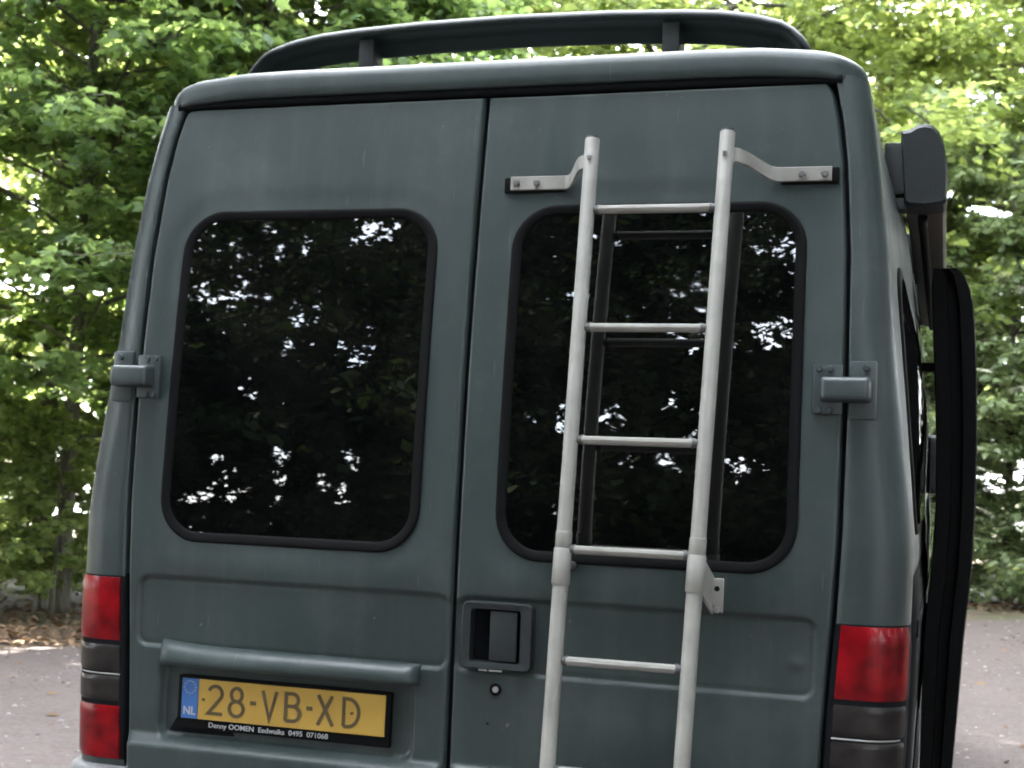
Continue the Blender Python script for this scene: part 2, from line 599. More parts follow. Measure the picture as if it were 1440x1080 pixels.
# windows -----------------------------------------------------------------
def window(side, parent):
    cx, cz, hw, hh, rc = 0.421 * side, 1.516, 0.331, 0.402, 0.105
    prof = [(0.000, -0.004), (0.000, 0.004), (0.0015, 0.0062), (0.006, 0.0068), (0.012, 0.0058), (0.018, 0.0038), (0.024, 0.0016), (0.0245, -0.006)]
    path = rrect(cx, cz, hw, hh, rc, 12)
    V = []
    for x, z, nx, nz in path:
        for off, h in prof:
            px, pz = x - nx * off, z - nz * off
            V.append((px, Y(pz) + 0.004 - h, pz))
    seal = pyd('window_seal', V, grid_faces(len(path) + 1, len(prof))[:0] or
               [(i * len(prof) + j, i * len(prof) + j + 1, ((i + 1) % len(path)) * len(prof) + j + 1, ((i + 1) % len(path)) * len(prof) + j)
                for i in range(len(path)) for j in range(len(prof) - 1)], RUBBER, parent)
    ins = rrect(cx, cz, hw - 0.022, hh - 0.022, rc - 0.018, 12)
    V, Fc = [], []
    fr = [1.0, 0.9, 0.75, 0.55, 0.3]
    n = len(ins)
    for f in fr:
        for x, z, _, _ in ins:
            px, pz = cx + (x - cx) * f, cz + (z - cz) * f
            V.append((px, Y(pz) + 0.0025, pz))
    V.append((cx, Y(cz) + 0.0025, cz))
    for i in range(len(fr) - 1):
        for k in range(n):
            a, b = i * n + k, i * n + (k + 1) % n
            Fc.append((a, b, b + n, a + n))
    for k in range(n):
        Fc.append(((len(fr) - 1) * n + k, (len(fr) - 1) * n + (k + 1) % n, len(V) - 1))
    pyd('window_glass', V, Fc, GLASS, parent)
window(-1, door_l); window(1, door_r)

# rear frame behind the doors (seen as dark gaps)
def rear_frame():
    zs = np.linspace(0.36, 2.215, 30)
    V = []
    for z in zs:
        w = wseam(z) + 0.02
        for x in np.linspace(-w, w, 9):
            V.append((x, Y(z) + 0.021, z))
    pyd('door_frame', V, grid_faces(30, 9), DARK, van)
    # rubber along the top gap
    V, Fc = [], []
    xs = np.linspace(-0.815, 0.815, 40)
    for x in xs:
        zz = 2.196 - 0.004 * (abs(x) / 0.8) ** 6
        for dy, dz in ((0.016, -0.010), (-0.004, -0.0085), (-0.006, 0.007), (0.016, 0.010)):
            V.append((x, Y(2.19) + dy, zz + dz))
    pyd('top_door_seal', V, grid_faces(40, 4, flip=True), DARK, van)
rear_frame()

# body sides ---------------------------------------------------------------
def ztop(y): return float(np.interp(y, [0, 3.2, 4.05, 4.45, 4.82], [2.200, 2.200, 1.32, 1.10, 0.86]))
def narrow(y): return 1 - 0.14 * max(0.0, (y - 3.7) / 1.12) ** 2
def bulge(y, z):
    b = 0.034 * float(smooth01((y - 0.12) / 0.7)) * float(smooth01((z - 1.2) / 0.4)) * float(smooth01((2.2 - z) / 0.25))
    return b
YS = [0.16, 0.25, 0.4, 0.6, 0.85, 1.1, 1.4, 1.75, 2.05, 2.3, 2.7, 3.1, 3.45, 3.7, 3.95, 4.2, 4.45, 4.65, 4.82]

def corner_path(z, off=0.0):
    """points from the door seam round the rear corner; off = outward offset"""
    xs = wseam(z) + 0.0038
    W = wbody(z)
    r = min(0.085, W - xs - 0.012)
    pts = []
    p0 = [(xs, 0.018), (xs + 0.0006, 0.004), (xs + 0.003, 0.0)]
    # flat pillar with a shallow pressed flute
    for t in (0.35, 0.7, 1.0):
        x = xs + 0.005 + (W - r - xs - 0.005) * t
        p0.append((x, 0.0))
    for x, dy in p0:
        pts.append((x, Y(z) + dy - off))
    for k in range(1, 10):
        a = R(90 * k / 9)
        pts.append((W - r + (r + off) * math.sin(a), Y(z) + r - (r + off) * math.cos(a)))
    return pts

def body_side(sx):
    nz = 64
    V = []
    ts = np.linspace(0, 1, nz)
    ncol = None
    for t in ts:
        row = []
        z = 0.34 + t * (2.200 - 0.34)
        for x, y in corner_path(z):
            row.append((x * sx, y, z))
        for y in YS:
            zt = ztop(y)
            zz = 0.34 + t * (zt - 0.34)
            x = (wbody(zz) + bulge(y, zz)) * narrow(y)
            row.append((x * sx, max(y, Y(z) + 0.12), zz))
        ncol = len(row)
        V += row
    Fc = grid_faces(nz, ncol, flip=(sx < 0))
    if sx > 0:     # opening of the sliding door
        keep = []
        for f in Fc:
            c = np.mean([V[i] for i in f], 0)
            if 2.3 < c[1] < 3.45 and 0.45 < c[2] < 1.97:
                continue
            keep.append(f)
        Fc = keep
    return V, Fc

Vr, Fr = body_side(1); Vl, Fl = body_side(-1)
bs = pyd('body_side', Vr, Fr, PAINT, van); bs['label'] = 'right body side with the open sliding door'
pyd('body_side', Vl, Fl, PAINT, van)

def nose():
    ys = [3.2, 3.35, 3.6, 3.85, 4.05, 4.2, 4.45, 4.65, 4.82]
    V = []
    nx = 11
    for y in ys:
        zt = ztop(y); w = wbody(zt) * narrow(y)
        for x in np.linspace(-1, 1, nx):
            V.append((x * w, y + 0.10 * (1 - x * x), zt + 0.03 * (1 - x * x)))
    for z in (0.7, 0.5, 0.34):
        w = wbody(z) * narrow(4.82)
        for x in np.linspace(-1, 1, nx):
            V.append((x * w, 4.84 + 0.12 * (1 - x * x), z))
    pyd('bonnet', V, grid_faces(len(ys) + 3, nx), PAINT, van)
    V = []
    for y in (3.28, 3.5, 3.75, 3.98):
        zt = ztop(y); w = wbody(zt) * narrow(y) - 0.08
        for x in np.linspace(-1, 1, nx):
            V.append((x * w, y + 0.10 * (1 - x * x) + 0.012, zt + 0.03 * (1 - x * x) + 0.012))
    pyd('windscreen', V, grid_faces(4, nx), GLASS, van)
    # floor pan
    pyd('floor_pan', [(-0.93, 0.05, 0.36), (0.93, 0.05, 0.36), (0.93, 4.7, 0.36), (-0.93, 4.7, 0.36)], [(0, 1, 2, 3)], DARK, van)
    # inner lining seen through the sliding door opening
    b = box('cabin_lining', (0.1, 2.87, 1.22), (1.62, 1.12, 1.5), DARK, van, bev=0.02)
nose()

# roof ----------------------------------------------------------------------
def roof():
    hw, y0, y1, rc = 0.868, 0.086, 3.28, 0.10
    def ring(ins):
        out = []
        w = hw - ins; a0 = y0 + ins; a1 = y1 - ins; r = max(0.02, rc - ins * 0.6)
        n = 9
        for cx, cy, st in ((w - r, a0 + r, 270), (w - r, a1 - r, 0), (-w + r, a1 - r, 90), (-w + r, a0 + r, 180)):
            for k in range(n + 1):
                a = R(st + 90 * k / n)
                out.append((cx + r * math.cos(a), cy + r * math.sin(a)))
        # refine straight runs
        res = []
        for i, p in enumerate(out):
            res.append(p)
            q = out[(i + 1) % len(out)]
            if i % (n + 1) == n:
                for j in range(1, 12):
                    t = j / 12
                    res.append((p[0] + (q[0] - p[0]) * t, p[1] + (q[1] - p[1]) * t))
        return res
    prof = [(0.085, 2.212), (0.030, 2.206), (0.004, 2.204), (0.0, 2.208), (0.0005, 2.228), (0.002, 2.246), (0.006, 2.259), (0.013, 2.268), (0.025, 2.275), (0.045, 2.281),
            (0.09, 2.289), (0.16, 2.296), (0.28, 2.304), (0.45, 2.311), (0.70, 2.316)]
    V = []
    n = None
    for ins, z in prof:
        rg = ring(ins)
        n = len(rg)
        for x, y in rg:
            drop = 0.036 * max(0.0, (abs(x) - 0.55) / 0.31) ** 2.2      # the roof falls towards its edges
            V.append((x, y, z - drop * (0.62 if z < 2.213 else 1.0)))
    Fc = grid_faces(len(prof), n, closed=True)
    Fc.append(tuple((len(prof) - 1) * n + k for k in range(n)))
    r = pyd('roof', V, Fc, PAINT, van)
roof()

# roof spoiler ---------------------------------------------------------------
SPOILER = simple('spoiler_dark_slate', (0.0125, 0.0185, 0.0190), 0.5, var=0.2, scale=6, spec=0.3)
def spoiler():
    xs = np.linspace(-0.735, 0.735, 61)
    kx = [0, 0.25, 0.42, 0.52, 0.60, 0.655, 0.693, 0.718, 0.735]
    kz = [2.445, 2.441, 2.433, 2.425, 2.411, 2.394, 2.370, 2.343, 2.312]
    sec = [(-0.052, -0.010), (-0.058, -0.018), (-0.056, -0.026), (-0.044, -0.031), (-0.012, -0.035), (0.000, -0.045), (0.008, -0.066), (0.016, -0.070),
           (0.026, -0.066), (0.029, -0.038), (0.015, -0.006), (-0.02, 0.000), (-0.042, -0.003)]
    V = []
    for i, x in enumerate(xs):
        zt = float(np.interp(abs(x), kx, kz))
        # plan view: the ends sweep forward a little
        yc = 0.325
        # section is laid perpendicular to the arch so the rim keeps its width round the bend
        e = 0.004
        dz = (float(np.interp(abs(x) + e, kx, kz)) - float(np.interp(max(0, abs(x) - e), kx, kz))) / (2 * e)
        dz = max(-3.0, dz)
        nx_, nz_ = (-dz, 1.0); ln = math.hypot(nx_, nz_); nx_ /= ln; nz_ /= ln
        sg = 1 if x >= 0 else -1
        for dy, d in sec:
            V.append((x + sg * nx_ * d * 0.55, yc + dy, zt + nz_ * d if abs(dz) < 0.6 else zt + d * 0.7))
    n = len(sec)
    Fc = grid_faces(len(xs), n, closed=True)
    Fc.append(tuple(range(n - 1, -1, -1))); Fc.append(tuple((len(xs) - 1) * n + k for k in range(n)))
    sp = pyd('roof_spoiler', V, Fc, SPOILER, van)
    sp['label'] = 'arched roof spoiler standing above the rear edge of the roof'
    for x in (-0.395, 0.395):
        box('spoiler_support', (x, 0.315, 2.350), (0.052, 0.055, 0.13), PLASTIC, sp, bev=0.006, taper=(0.8, 1.0))
spoiler()

# tail lights ---------------------------------------------------------------
def strip(name, sx, z0, z1, off, i0, i1, ext, mat, parent, back=0.02):
    """a block that wraps round the rear corner between two heights"""
    nz = 9
    V, rows = [], []
    for k in range(nz):
        t = k / (nz - 1)
        z = z0 + (z1 - z0) * t
        edge = min(t, 1 - t) * (z1 - z0)
        o = off - 0.004 * max(0, 1 - edge / 0.006)
        pts = corner_path(z, o)[i0:i1]
        pts = [(x + (0.009 if k2 == 0 and i0 == 2 else 0.0), y) for k2, (x, y) in enumerate(pts)]
        xe, ye = pts[-1]
        if ext > 0:
            pts += [(xe, ye + ext * 0.5), (xe, ye + ext)]
        # closing returns
        q0, q1 = pts[0], pts[-1]
        pts = [(q0[0] - 0.0015, q0[1] + back)] + [(q0[0] - 0.0015, q0[1] + 0.004)] + pts + [(q1[0] - back, q1[1] + 0.001)]
        rows.append(len(pts))
        V += [(x * sx, y, z) for x, y in pts]
    n = rows[0]
    Fc = grid_faces(nz, n, flip=(sx < 0))
    # top and bottom caps
    Fc.append(tuple(range(n))); Fc.append(tuple((nz - 1) * n + k for k in range(n - 1, -1, -1)))
    o = pyd(name, V, Fc, mat, parent)
    sharp(o, 45)
    return o

def tail_light(sx):
    h = strip('tail_light', sx, 0.584, 1.031, 0.0035, 1, 15, 0.05, DARK, van, back=0.03)
    h['label'] = ('left' if sx < 0 else 'right') + ' tail light of red and smoked lenses'
    strip('red_lens', sx, 0.866, 1.020, 0.0065, 2, 13, 0.0, RED, h)
    strip('smoked_lens', sx, 0.793, 0.862, 0.0062, 2, 13, 0.0, SMOKE, h)
    strip('lens_divider', sx, 0.7886, 0.7924, 0.0085, 2, 12, 0.0, CLEARBAR, h)
    strip('smoked_lens', sx, 0.724, 0.788, 0.0062, 2, 13, 0.0, SMOKE, h)
    strip('red_lens' if sx < 0 else 'red_lens', sx, 0.592, 0.720, 0.0065, 2, 13, 0.0, RED, h)
    # black flank between lamp and door seam
    return h
tail_light(-1); tail_light(1)

# hinges ---------------------------------------------------------------------
def hinge(sx, zc):
    h = empty('door_hinge', (0, 0, 0), van)
    y = Y(zc) - 0.003
    # leaf on the door
    box('hinge_leaf', (sx * 0.806, y - 0.004, zc), (0.062, 0.010, 0.104), HINGE, h, bev=0.004)
    # leaf on the pillar
    box('hinge_leaf', (sx * 0.878, y - 0.002, zc), (0.056, 0.014, 0.122), HINGE, h, bev=0.005)
    # knuckle housing across the gap
    k = box('hinge_knuckle', (sx * 0.843, y - 0.024, zc), (0.108, 0.044, 0.056), HINGE, h, bev=0.010, seg=3, taper=(0.90, 0.82))
    for dx, dz in ((0.788, 0.043), (0.810, 0.043), (0.788, -0.043), (0.810, -0.043), (0.884, 0.046)):
        tube('hinge_bolt', [(sx * dx, y - 0.008, zc + dz), (sx * dx, y - 0.0145, zc + dz)], [0.0075, 0.0062], HINGE, h, n=8)
hinge(-1, 1.506); hinge(1, 1.506)

# number plate, light bar ---------------------------------------------------------
def text_mesh(name, body, size, mat, parent, loc, extr=0.0004, bold=0.0, sx=1.0):
    cu = bpy.data.curves.new(name + '_curve', 'FONT')
    cu.body = body; cu.size = size; cu.extrude = extr; cu.offset = bold
    cu.align_x = 'LEFT'
    t = bpy.data.objects.new('tmp', cu); COL.objects.link(t)
    dg = bpy.context.evaluated_depsgraph_get()
    me = bpy.data.meshes.new_from_object(t.evaluated_get(dg))
    bpy.data.objects.remove(t)
    bpy.data.curves.remove(cu)
    me.transform(Matrix.Translation(loc) @ Matrix.Rotation(R(90), 4, 'X') @ Matrix.Scale(sx, 4, (1, 0, 0)))
    me.materials.clear()
    return mobj(name, me, mat, parent, smooth=False)

def ribbon(polys, wd):
    """flat strokes with mitred joins; polys in 2d"""
    V, Fc = [], []
    for P, closed in polys:
        n = len(P); b = len(V)
        for i in range(n):
            p = np.array(P[i], float)
            a = np.array(P[(i - 1) % n] if (closed or i > 0) else P[i], float)
            c = np.array(P[(i + 1) % n] if (closed or i < n - 1) else P[i], float)
            t1 = p - a; t2 = c - p
            if np.hypot(*t1) < 1e-9: t1 = t2
            if np.hypot(*t2) < 1e-9: t2 = t1
            t1 = t1 / np.hypot(*t1); t2 = t2 / np.hypot(*t2)
            t = t1 + t2; t = t / max(1e-6, np.hypot(*t))
            nn = np.array([-t[1], t[0]])
            k = 1 / max(0.35, abs(nn @ np.array([-t1[1], t1[0]])))
            V.append(p + nn * wd / 2 * k); V.append(p - nn * wd / 2 * k)
        for i in range(n if closed else n - 1):
            j = (i + 1) % n
            Fc.append((b + 2 * i, b + 2 * i + 1, b + 2 * j + 1, b + 2 * j))
    return V, Fc

def arc(cx, cy, rx, ry, a0, a1, n=14):
    return [(cx + rx * math.cos(R(a0 + (a1 - a0) * k / n)), cy + ry * math.sin(R(a0 + (a1 - a0) * k / n))) for k in range(n + 1)]

GLY = {  # unit height 1, advance given
    '2': ([(arc(0.27, 0.73, 0.25, 0.25, 160, -35, 12) + [(0.02, 0.0 + 0.045), (0.56, 0.045)], False)], 0.60),
    '8': ([(arc(0.30, 0.745, 0.20, 0.225, 0, 360, 18)[:-1], True), (arc(0.30, 0.27, 0.26, 0.25, 0, 360, 20)[:-1], True)], 0.66),
    '-': ([([(0.0, 0.52), (0.22, 0.52)], False)], 0.30),
    'V': ([([(0.02, 0.98), (0.28, 0.04), (0.54, 0.98)], False)], 0.62),
    'B': ([([(0.04, 0.045), (0.04, 0.955), (0.28, 0.955)] + arc(0.28, 0.745, 0.21, 0.21, 90, -90, 9)[1:] + [(0.04, 0.535)], False),
           ([(0.04, 0.045), (0.30, 0.045)] + arc(0.30, 0.29, 0.25, 0.245, -90, 90, 10)[1:] + [(0.06, 0.535)], False)], 0.66),
    'X': ([([(0.02, 0.0), (0.52, 1.0)], False), ([(0.02, 1.0), (0.56, 0.0)], False)], 0.66),
    'D': ([([(0.05, 0.045), (0.05, 0.955), (0.20, 0.955)] + arc(0.20, 0.50, 0.38, 0.455, 90, -90, 14)[1:] + [(0.05, 0.045)], False)], 0.66),
}

def number_plate():
    yb = Y(0.74) + 0.020
    px0, px1, pz0, pz1 = -0.668, -0.146, 0.682, 0.800
    hold = box('number_plate', ((px0 + px1) / 2, yb - 0.009, (pz0 + pz1) / 2), (px1 - px0 + 0.016, 0.018, pz1 - pz0 + 0.006), RUBBER, door_l, bev=0.004)
    hold['label'] = 'yellow number plate with blue band in a black holder'
    yf = yb - 0.0200
    x0, x1, z0, z1 = px0 + 0.004, px1 - 0.003, 0.7035, 0.7965
    # blue band and yellow field, both on thin metal
    box('blue_band', (x0 + 0.0215, yf, (z0 + z1) / 2), (0.043, 0.003, z1 - z0), BLUE, hold, bev=0.001, seg=1)
    box('yellow_field', ((x0 + 0.0435 + x1) / 2, yf, (z0 + z1) / 2), (x1 - x0 - 0.0435, 0.003, z1 - z0), YELLOW, hold, bev=0.001, seg=1)
    # characters, one mesh each
    H = 0.068; bz = 0.7165
    starts = {0: -0.594, 1: -0.541, 2: -0.485, 3: -0.455, 4: -0.397, 5: -0.342, 6: -0.315, 7: -0.253}
    for i, ch in enumerate('28-VB-XD'):
        polys, adv = GLY[ch]
        V2, F2 = ribbon(polys, 0.118 if ch != '-' else 0.13)
        V = []
        for lay in (0, 1):
            V += [(starts[i] + v[0] * H * 1.02, yf - 0.0021 - (0.0009 if lay == 0 else 0.0), bz + v[1] * H) for v in V2]
        if len(polys) > 1:                       # the second stroke lies a hair higher where strokes cross
            n1 = 2 * len(polys[0][0])
            V = [(p[0], p[1] - (0.0003 if n1 <= q % len(V2) else 0.0), p[2]) for q, p in enumerate(V)]
        k = len(V2)
        Fc = [tuple(f) for f in F2]
        # skirt so that the embossing has depth
        Fc += [(a, b, b + k, a + k) for f in F2 for a, b in ((f[0], f[3]), (f[2], f[1]))]
        pyd('plate_character', V, Fc, BLACKINK, hold, smooth=False)
    text_mesh('country_letters', 'NL', 0.026, WHITEINK, hold, (x0 + 0.005, yf - 0.0018, 0.713), bold=0.0006)
    # ring of stars
    V, Fc = [], []
    for k in range(12):
        a = R(30 * k)
        cx, cz = x0 + 0.0215 + 0.0145 * math.cos(a), 0.776 + 0.0145 * math.sin(a)
        b = len(V)
        for j in range(10):
            r = 0.0027 if j % 2 == 0 else 0.0012
            t = R(90 + 36 * j)
            V.append((cx + r * math.cos(t), yf - 0.0021, cz + r * math.sin(t)))
        Fc.append(tuple(range(b, b + 10)))
    st = pyd('star_ring', V, Fc, WHITEINK, hold, smooth=False)
    for bx in (-0.606, -0.2295):
        tube('plate_screw', [(bx, yf - 0.001, 0.750), (bx, yf - 0.0045, 0.750)], 0.0036, BLACKINK, hold, n=10)
    text_mesh('holder_lettering', 'Denny OOMEN  Eedwuiks  0495  071068', 0.0162, WHITEINK, hold, (-0.592, yb - 0.0188, 0.6865), bold=0.0002, sx=1.10)
    # light bar above the plate
    n = 40
    V = []
    sec = [(0.012, 0.030), (-0.012, 0.028), (-0.030, 0.020), (-0.042, 0.006), (-0.046, -0.012), (-0.044, -0.022), (-0.036, -0.026), (0.015, -0.024)]
    for i in range(n):
        t = i / (n - 1)
        x = -0.720 + t * 0.650
        e = min(1.0, min(t, 1 - t) / 0.018)
        e = math.sqrt(max(0.0, 1 - (1 - e) ** 2))
        lift = 0.010 * (1 - min(1.0, t / 0.28)) ** 1.6            # the left end curls up
        for dy, dz in sec:
            V.append((x, Y(0.84) + dy * (0.30 + 0.55 * e) + 0.002, 0.848 + dz * 0.84 + lift * (1 if dz > 0 else 0.2)))
    Fc = grid_faces(n, len(sec), closed=True)
    Fc.append(tuple(range(len(sec) - 1, -1, -1))); Fc.append(tuple((n - 1) * len(sec) + k for k in range(len(sec))))
    g = pyd('plate_light_bar', V, Fc, PAINT, door_l)
    sharp(g, 60)
number_plate()

# handle, lock, screws ------------------------------------------------------------
def handle():
    cx, cz = 0.109, 0.9475
    y = surf_y(cx, 1.05, 1)
    def frame(name, hw, hh, rc, hw2, hh2, rc2, yo, yi, mat, ox=0.0):
        a = rrect(cx, cz, hw, hh, rc, 6); b = rrect(cx + ox, cz, hw2, hh2, rc2, 6)
        m = min(len(a), len(b))
        pa = rr_resample(cx, cz, hw, hh, rc); pb = rr_resample(cx + ox, cz, hw2, hh2, rc2)
        n = len(pa)
        V = [(x, y + 0.012, z) for x, z in pa] + [(x, y - yo * 0.6, z) for x, z in pa]
        V += [(cx + (x - cx) * 0.965, y - yo, cz + (z - cz) * 0.965) for x, z in pa]
        V += [(x, y - yo * 0.8, z) for x, z in pb] + [(x, y + yi, z) for x, z in pb]
        Fc = grid_faces(5, n, closed=True)
        Fc.append(tuple(4 * n + k for k in range(n)))
        o = pyd(name, V, Fc, mat, door_r); sharp(o, 40)
        return o
    bez = frame('door_handle', 0.0815, 0.0735, 0.014, 0.058, 0.058, 0.008, 0.014, 0.030, PLASTIC, ox=-0.004)
    bez['label'] = 'square black plastic door handle with recessed grip'
    box('handle_paddle', (0.1225, y - 0.004, cz), (0.062, 0.008, 0.108), PLASTIC, door_r, bev=0.003)
    lk = tube('door_lock', [(0.107, surf_y(0.107, 0.83, 1) + 0.002, 0.83), (0.107, surf_y(0.107, 0.83, 1) - 0.005, 0.83)], [0.0145, 0.0125], RUBBER, door_r, n=18)
    tube('lock_barrel', [(0.109, surf_y(0.107, 0.83, 1) - 0.004, 0.831), (0.109, surf_y(0.107, 0.83, 1) - 0.0075, 0.831)], [0.0075, 0.0065], STEEL, door_r, n=14)
    for x, z, r, mt in ((0.092, 0.755, 0.0035, DARK), (0.138, 0.755, 0.0055, BOLT)):
        yy = surf_y(x, z, 1)
        tube('door_screw', [(x, yy + 0.002, z), (x, yy - 0.0025, z)], [r, r * 0.8], mt, door_r, n=10)
    # bare chips under the handle
    for x, w in ((0.074, 0.020), (0.103, 0.030)):
        box('paint_chip', (x, surf_y(x, 0.868, 1) - 0.0022, 0.8695), (w, 0.0016, 0.0040), BARE, door_r, bev=0.0006, seg=1)

def rr_resample(cx, cz, hw, hh, rc, n=6):
    return [(x, z) for x, z, _, _ in [p for p in rr_plain(cx, cz, hw, hh, rc, n)]]
def rr_plain(cx, cz, hw, hh, r, n):
    out = []
    for qx, qz, a0 in ((1, 1, 0), (-1, 1, 90), (-1, -1, 180), (1, -1, 270)):
        for k in range(n + 1):
            a = R(a0 + 90.0 * k / n)
            out.append((cx + qx * (hw - r) + r * math.cos(a), cz + qz * (hh - r) + r * math.sin(a), 0, 0))
    return out
handle()

# ladder ------------------------------------------------------------------------
def ladder():
    lad = empty('ladder', (0, 0, 0), van)
    lad['label'] = 'light grey tubular ladder bolted to the right rear door'
    def yl(z): return -0.112 + 0.060 * (z - 0.69)
    def railx(i, z):
        t = (z - 0.69) / (2.04 - 0.69)
        return (0.262 + 0.029 * t) if i == 0 else (0.543 + 0.044 * t)
    for i in (0, 1):
        top = 2.046 if i == 0 else 2.052
        P = lambda z: (railx(i, z), yl(z), z)
        up = tube('rail', [P(1.185), P(top - 0.004), P(top)], [0.0162, 0.0162, 0.0140], LADDER, lad, n=18)
        tube('rail', [P(0.42), P(1.09)], 0.0168, LADDER, lad, n=18)
        tube('rail_sleeve', [P(1.075), P(1.077), P(1.150), P(1.152)], [0.0182, 0.0196, 0.0196, 0.0182], LADDER, lad, n=18)
        tube('rail_sleeve', [P(1.145), P(1.147), P(1.186), P(1.187)], [0.0165, 0.0178, 0.0178, 0.0165], LADDER, lad, n=18)
        tube('rail_cap', [P(top - 0.002), P(top + 0.004)], [0.0150, 0.0135], PLASTIC, lad, n=14)
        z = 2.000
        p = P(z)
        tube('rail_screw', [(p[0], p[1] - 0.016, z), (p[0], p[1] - 0.0205, z)], [0.0062, 0.0052], STEEL, lad, n=10)
    for k, z in enumerate((1.886, 1.627, 1.384, 1.151, 0.919, 0.694, 0.46)):
        xa, xb = railx(0, z), railx(1, z)
        y = yl(z)
        n = 12
        sec = []
        for j in range(n):
            a = 2 * math.pi * j / n
            sx_, sz_ = math.cos(a), math.sin(a)
            sec.append((0.0125 * sx_, 0.0105 * sz_ if sz_ < 0.6 else 0.0075))
        V = []
        xs = (xa + 0.026, xb - 0.026)
        for x in xs:
            for dy, dz in sec:
                V.append((x, y + dy, z + dz))
        Fc = grid_faces(2, n, closed=True) + [tuple(range(n - 1, -1, -1)), tuple(range(n, 2 * n))]
        o = pyd('rung', V, Fc, LADDER, lad); sharp(o, 35)
        for x0, x1 in ((xa + 0.010, xa + 0.028), (xb - 0.010, xb - 0.028)):
            tube('rung_end', [(x0, y, z - 0.001), (x1, y, z - 0.001)], [0.0075, 0.0118], LADDERD, lad, n=12)
    # upper straps: from the rail, curving back to the door skin
    def strap(x_r, x_mid, x_end, z_r, z_e):
        yr = yl(z_r) + 0.004
        ye = Y(z_e) - 0.011
        P = []
        nseg = 22
        for s in range(nseg + 1):
            t = s / nseg
            x = x_r + (x_end - x_r) * t
            k = float(smooth01((abs(x - x_r) - 0.018) / (abs(x_mid - x_r) - 0.018)))
            P.append((x, yr + (ye - yr) * k, z_r + (z_e - z_r) * k))
        V = []
        hh, th = 0.0165, 0.005
        for i, p in enumerate(P):
            a = Vector(P[max(0, i - 1)]); b = Vector(P[min(len(P) - 1, i + 1)])
            t = (b - a); t.z *= 0.3; t.normalize()
            nrm = Vector((t.y, -t.x, 0)).normalized()
            if nrm.y > 0: nrm = -nrm
            for dn, dz in ((-th / 2, -hh), (th / 2, -hh + 0.002), (th / 2, hh - 0.002), (-th / 2, hh)):
                V.append(Vector(p) + nrm * dn + Vector((0, 0, dz)))
        Fc = grid_faces(len(P), 4, closed=True) + [(3, 2, 1, 0), tuple((len(P) - 1) * 4 + k for k in range(4))]
        o = pyd('top_bracket', V, Fc, LADDER, lad); sharp(o, 40)
        sg = 1 if x_end > x_r else -1
        box('bracket_pad', ((x_mid + x_end) / 2 + sg * 0.010, Y(z_e) - 0.005, z_e - 0.003), (abs(x_end - x_mid) + 0.012, 0.010, 0.036), RUBBER, lad, bev=0.004)
        for xb in (x_end - sg * 0.014, x_end - sg * 0.062):
            tube('bracket_bolt', [(xb, ye - 0.002, z_e), (xb, ye - 0.0075, z_e)], [0.0088, 0.0070], BOLT, lad, n=6)
    strap(0.290, 0.212, 0.080, 1.994, 1.968)
    strap(0.586, 0.688, 0.800, 2.000, 1.974)
    # lower brackets
    tube('lower_bracket', [(railx(0, 1.11), yl(1.11), 1.11), (railx(0, 1.11), Y(1.11), 1.11)], 0.011, LADDERD, lad, n=10)
    for i, sg in ((1, 1),):
        z = 1.112
        x = railx(i, z); y = yl(z)
        xf = x + sg * 0.021
        yd = Y(1.07) - 0.004
        V = [(x + sg * 0.010, y - 0.012, 1.152), (x + sg * 0.010, y - 0.012, 1.076), (xf, yd - 0.004, 1.026), (xf, yd - 0.004, 1.104)]
        V += [(a + 0.005, b + 0.003, c) for a, b, c in V]
        o = pyd('lower_bracket', V, [(0, 1, 2, 3), (7, 6, 5, 4), (0, 4, 5, 1), (1, 5, 6, 2), (2, 6, 7, 3), (3, 7, 4, 0)], LADDER, lad, smooth=False)
        if i == 1:
            box('bracket_flange', (xf + 0.012, yd - 0.003, 1.066), (0.028, 0.005, 0.072), LADDER, lad, bev=0.0015, seg=1)
            tube('flange_hole', [(xf + 0.012, yd - 0.0050, 1.080), (xf + 0.012, yd - 0.0064, 1.080)], 0.0058, DARK, lad, n=12)
            tube('flange_bolt', [(xf + 0.012, yd - 0.0050, 1.036), (xf + 0.012, yd - 0.0105, 1.036)], [0.0078, 0.0065], STEEL, lad, n=6)
ladder()

# bumper ----------------------------------------------------------------------------
def bumper():
    V = []
    prof = [(0.30, 0.050), (0.33, 0.058), (0.42, 0.062), (0.50, 0.058), (0.545, 0.048), (0.568, 0.034), (0.576, 0.012), (0.576, -0.03)]
    cols = None
    for z, off in prof:
        zz = max(0.45, min(z, 0.57))
        W = wbody(zz) + 0.004
        r = 0.10
        half = []
        for x in np.linspace(0, W - r, 8):
            half.append((x, -off))
        for k in range(1, 10):
            a = R(10 * k)
            half.append((W - r + (r + off * 0.55) * math.sin(a), r - (r + off) * math.cos(a)))
        half += [(W + off * 0.55, 0.22), (W + off * 0.4, 0.30), (W - 0.01, 0.31)]
        row = [(-x, y, z) for x, y in half[::-1]] + [(x, y, z) for x, y in half[1:]]
        cols = len(row)
        V += row
    o = pyd('rear_bumper', V, grid_faces(len(prof), cols), BUMPER, van)
bumper()

